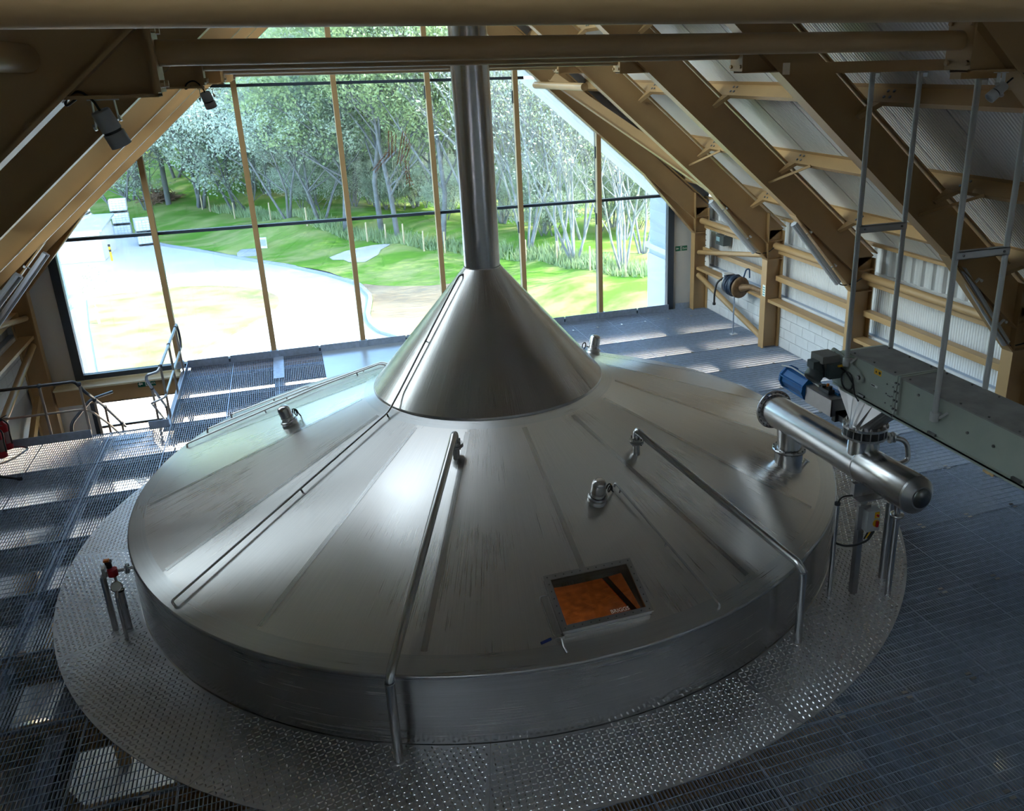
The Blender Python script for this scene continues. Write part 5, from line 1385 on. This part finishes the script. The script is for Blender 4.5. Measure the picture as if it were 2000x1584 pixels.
b = MB(); b.tube([c+ax*.34+a_*.0+Vector((-.12,.02,.17)), c+ax*.4+Vector((-.28,.05,.05)), c+ax*.4+Vector((-.33,.05,-.2)), c+ax*.4+Vector((-.33,.05,-.42))], .022, 8, bend=.15); b.cyl(c+ax*.4+Vector((-.33,.05,-.42)), c+ax*.4+Vector((-.33,.05,-.47)), .035, 10); link('hose_tail', b, M['black'], t)
b = MB(); b.box((6.62,5.84,1.28),(6.78,5.9,1.38)); b.box((6.62,5.78,1.34),(6.84,5.92,1.36)); link('hose_guide', b, M['ibc'], t)
b = MB(); b.tube([c+Vector((.06,0,.22)), c+Vector((.10,-.02,.40)), c+Vector((.16,-.06,.42)), c+Vector((.16,-.08,.22))], .016, 8, bend=.08); link('supply_hose', b, mat('blue_hose', (.02,.07,.16), .4), t)
t = thing('support_pole', 'thin grey pole standing on the grating below the hose reel', 'pole', (6.78,5.62,0))
b = MB(); b.cyl((6.80,5.66,0), (6.80,5.66,.92), .016, 10); link('tube', b, M['galv'], t); b = MB(); b.box((6.74,5.60,0),(6.90,5.72,.012)); link('foot_plate', b, M['ibc'], t)
# controller, cable strip, sticker
t = thing('control_box', 'small dark controller with a pale blue display on the right wall', 'control box', (7.3,7.2,1.7))
b = MB(); b.box((7.22,7.02,1.70),(7.42,7.40,1.93)); link('case', b, M['motor'], t)
b = MB(); b.box((7.215,7.20,1.78),(7.22,7.36,1.88)); link('display', b, mat('pale_lcd', (.35,.55,.62), .3), t)
b = MB(); b.tube([(7.3,7.1,1.93),(7.28,7.1,2.05),(7.34,7.12,2.15)], .008, 6); link('cable', b, M['ibc'], t)
b = MB(); b.box((7.16,7.60,1.1),(7.18,7.80,2.1)); t = thing('cable_strip', 'tall white perforated strip beside the gable column on the right', 'cable strip', (7.17,7.7,1.1)); link('strip', b, M['white'], t)
b = MB()
for k in range(7): b.cyl((7.16,7.77,1.2+.13*k),(7.152,7.77,1.2+.13*k), .014, 8)
b.box((7.15,7.63,1.42),(7.16,7.73,1.52)); link('fixings', b, M['steeldark'], t)
t = thing('notice_sticker', 'small teal and white notice stuck on the second right column', 'notice', (6.885,4.62,1.1))
b = MB(); b.box((6.896,4.555,1.12),(6.899,4.66,1.36)); link('sheet', b, M['signwhite'], t)
b = MB()
for k in range(4): b.box((6.894,4.57,1.145+.05*k),(6.896,4.645,1.17+.05*k))
link('print', b, mat('teal_print', (.10,.35,.38), .5), t)
# exit signs
def exit_sign(label, x0, x1, z0, z1, y):
    t = thing('exit_sign', label, 'sign', ((x0+x1)/2, y, z0)); W = x1-x0; H = z1-z0
    b = MB(); b.box((x0,y-.004,z0),(x1,y,z1)); link('sign_board', b, M['signgreen'], t)
    xc = lambda f: x0 + W*f; zc = lambda f: z0 + H*f
    b = MB(); e = .0012; yy = y-.004-e
    b.prism([(xc(.04),yy,zc(.5)),(xc(.13),yy,zc(.82)),(xc(.13),yy,zc(.62)),(xc(.28),yy,zc(.62)),(xc(.28),yy,zc(.38)),(xc(.13),yy,zc(.38)),(xc(.13),yy,zc(.18))][::-1], (0,e,0)); link('arrow', b, M['signwhite'], t)
    b = MB(); b.prism([(xc(.42),yy,zc(.08)),(xc(.56),yy,zc(.08)),(xc(.56),yy,zc(.92)),(xc(.42),yy,zc(.92))], (0,e,0)); link('door_symbol', b, M['signwhite'], t)
    b = MB(); yy -= e
    b.cyl((xc(.50),yy,zc(.78)),(xc(.50),yy+e,zc(.78)), H*.09, 10)
    for p, q in (((.50,.68),(.49,.42)),((.49,.42),(.45,.18)),((.49,.42),(.53,.30)),((.53,.30),(.52,.14)),((.50,.64),(.45,.50)),((.50,.64),(.545,.52))):
        b.beam((xc(p[0]),yy,zc(p[1])),(xc(q[0]),yy,zc(q[1])), e, H*.08, (1,0,0))
    link('running_figure', b, M['signgreen'], t)
    text('lettering', 'Exit', H*.62, frame_mat(((xc(.80)),y-.0052,zc(.47)), (1,0,0), (0,0,1)), M['signwhite'], t)
exit_sign('green exit sign with arrow on the white panel right of the window', 6.545, 6.86, 1.425, 1.545, 8.18)
exit_sign('green exit sign with arrow on the ochre floor-edge beam by the stairs', -5.60, -5.27, -.24, -.11, 7.86)
# white tube and roof brace at the right gable corner
b = MB(); b.cyl((X(1,3.2),4.75,5.36),(X(1,3.2),7.9,5.36), .07, 16); single('frame_tube', b, M['ochre'], 'short round ochre tube between the gable frame and the next, upper right', 'tube')
b = MB(); a = Vector((3.45,7.85,zl(3.57)+.30)); c = Vector((6.0,4.78,zl(6.12)+.22)); b.beam(a, c, .016, .22, (UN.x,0,UN.z)); b.beam(a, c, .15, .014, (UN.x,0,UN.z), -.11); single('roof_brace', b, M['ochre'], 'slanting ochre roof brace from the gable frame to the second frame', 'brace')

# guard rails and stair rails
RAIL = mat('dark_grey_handrail', (.06,.07,.09), .35, .4)
STAN = mat('warm_grey_standard', (.36,.31,.27), .45, .3)
t = thing('guard_rail', 'guard rail along the edge of the stair opening at the left', 'railing', (-6.5,4.9,0))
b = MB(); b.tube([(-7.5,4.93,.95),(-5.98,4.93,.955),(-5.86,5.0,.70),(-5.85,5.05,.665),(-5.85,5.96,.09),(-5.85,7.2,-.80)], .026, 10, bend=.06); link('top_rail', b, RAIL, t)
b = MB(); b.tube([(-7.5,4.93,.45),(-5.95,4.93,.45),(-5.85,5.05,.34),(-5.85,6.02,-.29),(-5.85,7.2,-1.15)], .020, 10, bend=.08); link('mid_rail', b, STAN, t)
for x, y, z0, z1 in ((-6.5,4.93,0,.95),(-5.92,4.93,0,.9),(-5.85,5.35,-.5,.45),(-5.85,5.96,-.9,.09),(-5.85,6.95,-1.6,-.62)):
    b = MB(); b.cyl((x,y,z0),(x,y,z1), .021, 10); link('standard', b, STAN, t)
    b = MB(); b.lathe([(0,-.04),(.028,-.03),(.036,0),(.028,.03),(0,.04)], (x,y,z1), 12); link('ball', b, RAIL, t)
t = thing('guard_rail', 'guard rail along the landing edge beside the window, stair rail dropping from it', 'railing', (-4.68,6.4,0))
b = MB(); b.tube([(-4.68,7.85,.99),(-4.68,5.1,.99),(-4.72,5.0,.93),(-4.90,4.98,.90),(-4.93,5.05,.80),(-4.93,5.38,.53),(-4.93,7.3,-.85)], .025, 10, bend=.05); link('top_rail', b, mat('blue_grey_rail', (.34,.38,.44), .35, .6), t)
b = MB(); b.tube([(-4.68,7.85,.99),(-4.68,7.98,.8),(-4.68,7.98,.6),(-4.68,7.85,.49)], .024, 10, bend=.06); link('end_loop', b, RAIL, t)
b = MB(); b.tube([(-4.68,7.85,.49),(-4.68,4.95,.47),(-4.9,4.93,.40),(-4.93,5.1,.33),(-4.93,7.3,-1.25)], .02, 10, bend=.05); link('mid_rail', b, mat('blue_grey_rail_b', (.38,.41,.46), .35, .6), t)
for x, y, z0, z1 in ((-4.68,5.1,0,.99),(-4.68,6.4,0,.99),(-4.68,7.6,0,.99),(-4.93,5.38,-.6,.53),(-4.93,6.4,-1.3,-.2)):
    b = MB(); b.cyl((x,y,z0),(x,y,z1), .020, 10); link('standard', b, STAN, t)
    b = MB(); b.lathe([(0,-.04),(.028,-.03),(.034,0),(.028,.03),(0,.04)], (x,y,z1), 12); link('ball', b, RAIL, t)
t = thing('steel_stair', 'open grating stair going down through the floor opening at the left', 'stairs', (-5.4,6.2,GZ))
for k in range(16):
    y = 4.95 + .25*k; z = -.2 - .185*k*.97
    if y > 8.0: break
    b = MB(); b.box((-5.80,y,z-.03),(-4.98,y+.24,z)); link('tread', b, M['galv'], t)
for x in (-5.83,-4.96):
    b = MB(); b.beam((x,4.8,-.15),(x,7.9,-2.45), .02, .22); link('stringer', b, M['galv'], t)
t = thing('loop_handle', 'bent dark handrail loop beside the stair opening at the left', 'handrail', (-6.2,6.4,-.6))
b = MB(); b.tube([(-6.35,5.6,-.9),(-6.45,5.9,-.15),(-6.2,6.6,.05),(-5.95,7.2,-.05)], .03, 10, bend=.15); link('rail', b, RAIL, t)
# fire extinguishers on a stand
t = thing('extinguisher_stand', 'bright tubular stand under the two fire extinguishers', 'stand', (-7.05,4.35,0))
b = MB(); b.tube([(-7.15,4.75,.03),(-6.86,4.66,.03),(-6.76,4.55,.03),(-6.88,4.20,.03),(-7.0,4.05,.03),(-7.3,4.0,.03)], .016, 8, bend=.06); b.tube([(-7.28,4.75,.03),(-7.28,4.75,.6),(-7.28,4.05,.6),(-7.28,4.05,.03)], .016, 8, bend=.06); link('frame', b, M['steel'], t)
for y, l in ((4.28, 'red fire extinguisher at the left edge, nearer of the two on the stand'), (4.62, 'red fire extinguisher at the left edge, behind the nearer one on the stand')):
    t = thing('fire_extinguisher', l, 'extinguisher', (-7.06,y,.05))
    b = MB(); b.lathe([(0,.05),(.075,.05),(.08,.06),(.08,.44),(.07,.48),(.03,.51),(.025,.54),(0,.54)], (-7.06,y,0), 24); link('cylinder', b, M['red'], t)
    b = MB(); b.lathe([(.0808,.16),(.0808,.36)], (-7.06,y,0), 24, None, True, R_(-80), R_(60)); link('label_band', b, mat('grey_red_label', (.45,.35,.36), .5), t)
    b = MB(); b.cyl((-7.06,y,.54),(-7.06,y,.58), .02, 10); b.beam((-7.06,y,.58),(-6.95,y-.05,.64), .02, .012); b.beam((-7.06,y,.57),(-6.94,y-.05,.59), .02, .01); link('valve_head', b, M['blackpl'], t)
    b = MB(); b.tube([(-7.03,y-.02,.56),(-6.95,y-.07,.5),(-6.97,y-.06,.3),(-6.97,y-.06,.15)], .012, 8, bend=.05); link('hose', b, M['black'], t)
t = thing('black_nozzle', 'black hose and nozzle lying on the grating at the left edge', 'hose', (-7.0,3.45,0))
b = MB(); b.tube([(-7.5,3.75,.30),(-7.2,3.62,.26),(-6.95,3.45,.08),(-6.63,3.33,.03)], [.05,.05,.035,.018], 10, bend=.1); link('hose', b, M['black'], t)
b = MB(); b.cyl((-6.63,3.33,.03),(-6.58,3.31,.03), .028, 10); link('tip', b, M['black'], t)

# ================================================================== LOWER LEVEL (seen through the gratings)
for i, (x, y) in enumerate(((-5.8,-2.4),(-5.8,2.0),(5.9,-2.4),(5.9,2.0),(-2.4,-5.6),(2.6,-5.9))):
    b = MB(); b.beam((x,y,GZ),(x,y,-.35), .2, .2, (1,0,0)); single('lower_column', b, M['ochre'], 'ochre column under the grating, ' + ['front left of the tun','back left of the tun','front right of the tun','back right of the tun','under the lower left corner of the view','under the lower edge right of centre'][i], 'column')
for p0, p1, l in (((-5.2,-2.6,-.9),(-3.2,-5.4,-.9),'slanting ochre beam under the grating at the lower left'),((-4.6,-4.9,-.7),(-1.2,-5.2,-.7),'level ochre beam under the grating at the lower left'),((1.2,-5.6,-.8),(5.0,-4.6,-.8),'ochre beam under the grating at the lower right')):
    b = MB(); ibeam(b, p0, p1, .22, .35); single('lower_beam', b, M['ochre'], l, 'beam')
def pipe(label, pts, r, m): 
    b = MB(); b.tube(pts, r, 12, bend=.15); return single('lower_pipe', b, m, label, 'pipe')
pipe('white pipe running away under the left gratings', [(-4.4,-2.6,-1.2),(-4.2,-4.1,-1.2),(-4.15,-4.3,-2.5)], .05, M['ibc'])
pipe('white pipe under the gratings by the left edge of the tread plate', [(-5.3,-.4,-1.0),(-5.2,-1.9,-1.0)], .05, M['ibc'])
pipe('thin white pipe deep under the left gratings', [(-3.6,-4.6,-1.5),(-3.45,-5.3,-1.5),(-3.4,-5.4,-3)], .035, M['ibc'])
pipe('thin white pipe under the lower right gratings', [(3.0,-5.3,-1.4),(3.3,-5.9,-1.4)], .025, M['ibc'])
pipe('bright steel pipe under the gratings at the lower edge', [(.8,-5.65,-1.2),(2.2,-5.55,-1.2)], .05, M['steel'])
pipe('blue pipe under the lower edge of the tread plate', [(-2.6,-5.3,-.8),(-2.6,-5.35,-2.5)], .05, M['blue'])
for i, (c, rr, z0, z1, l) in enumerate((((-4.35,-3.75),.75,-3.6,-1.3,'grey steel vessel top under the gratings at the lower left'),((-6.4,-.6),.7,-4.0,-1.6,'grey steel vessel under the gratings at the left edge'),((5.2,-5.6),1.1,-4.0,-1.5,'dark steel vessel under the gratings at the lower right'))):
    b = MB(); b.lathe([(0,z1),(rr*.6,z1-.05),(rr,z1-.22),(rr,z0),(0,z0)], (c[0],c[1],0), 32); single('lower_vessel', b, M['steel2'], l, 'vessel', None, None, (c[0],c[1],z0))
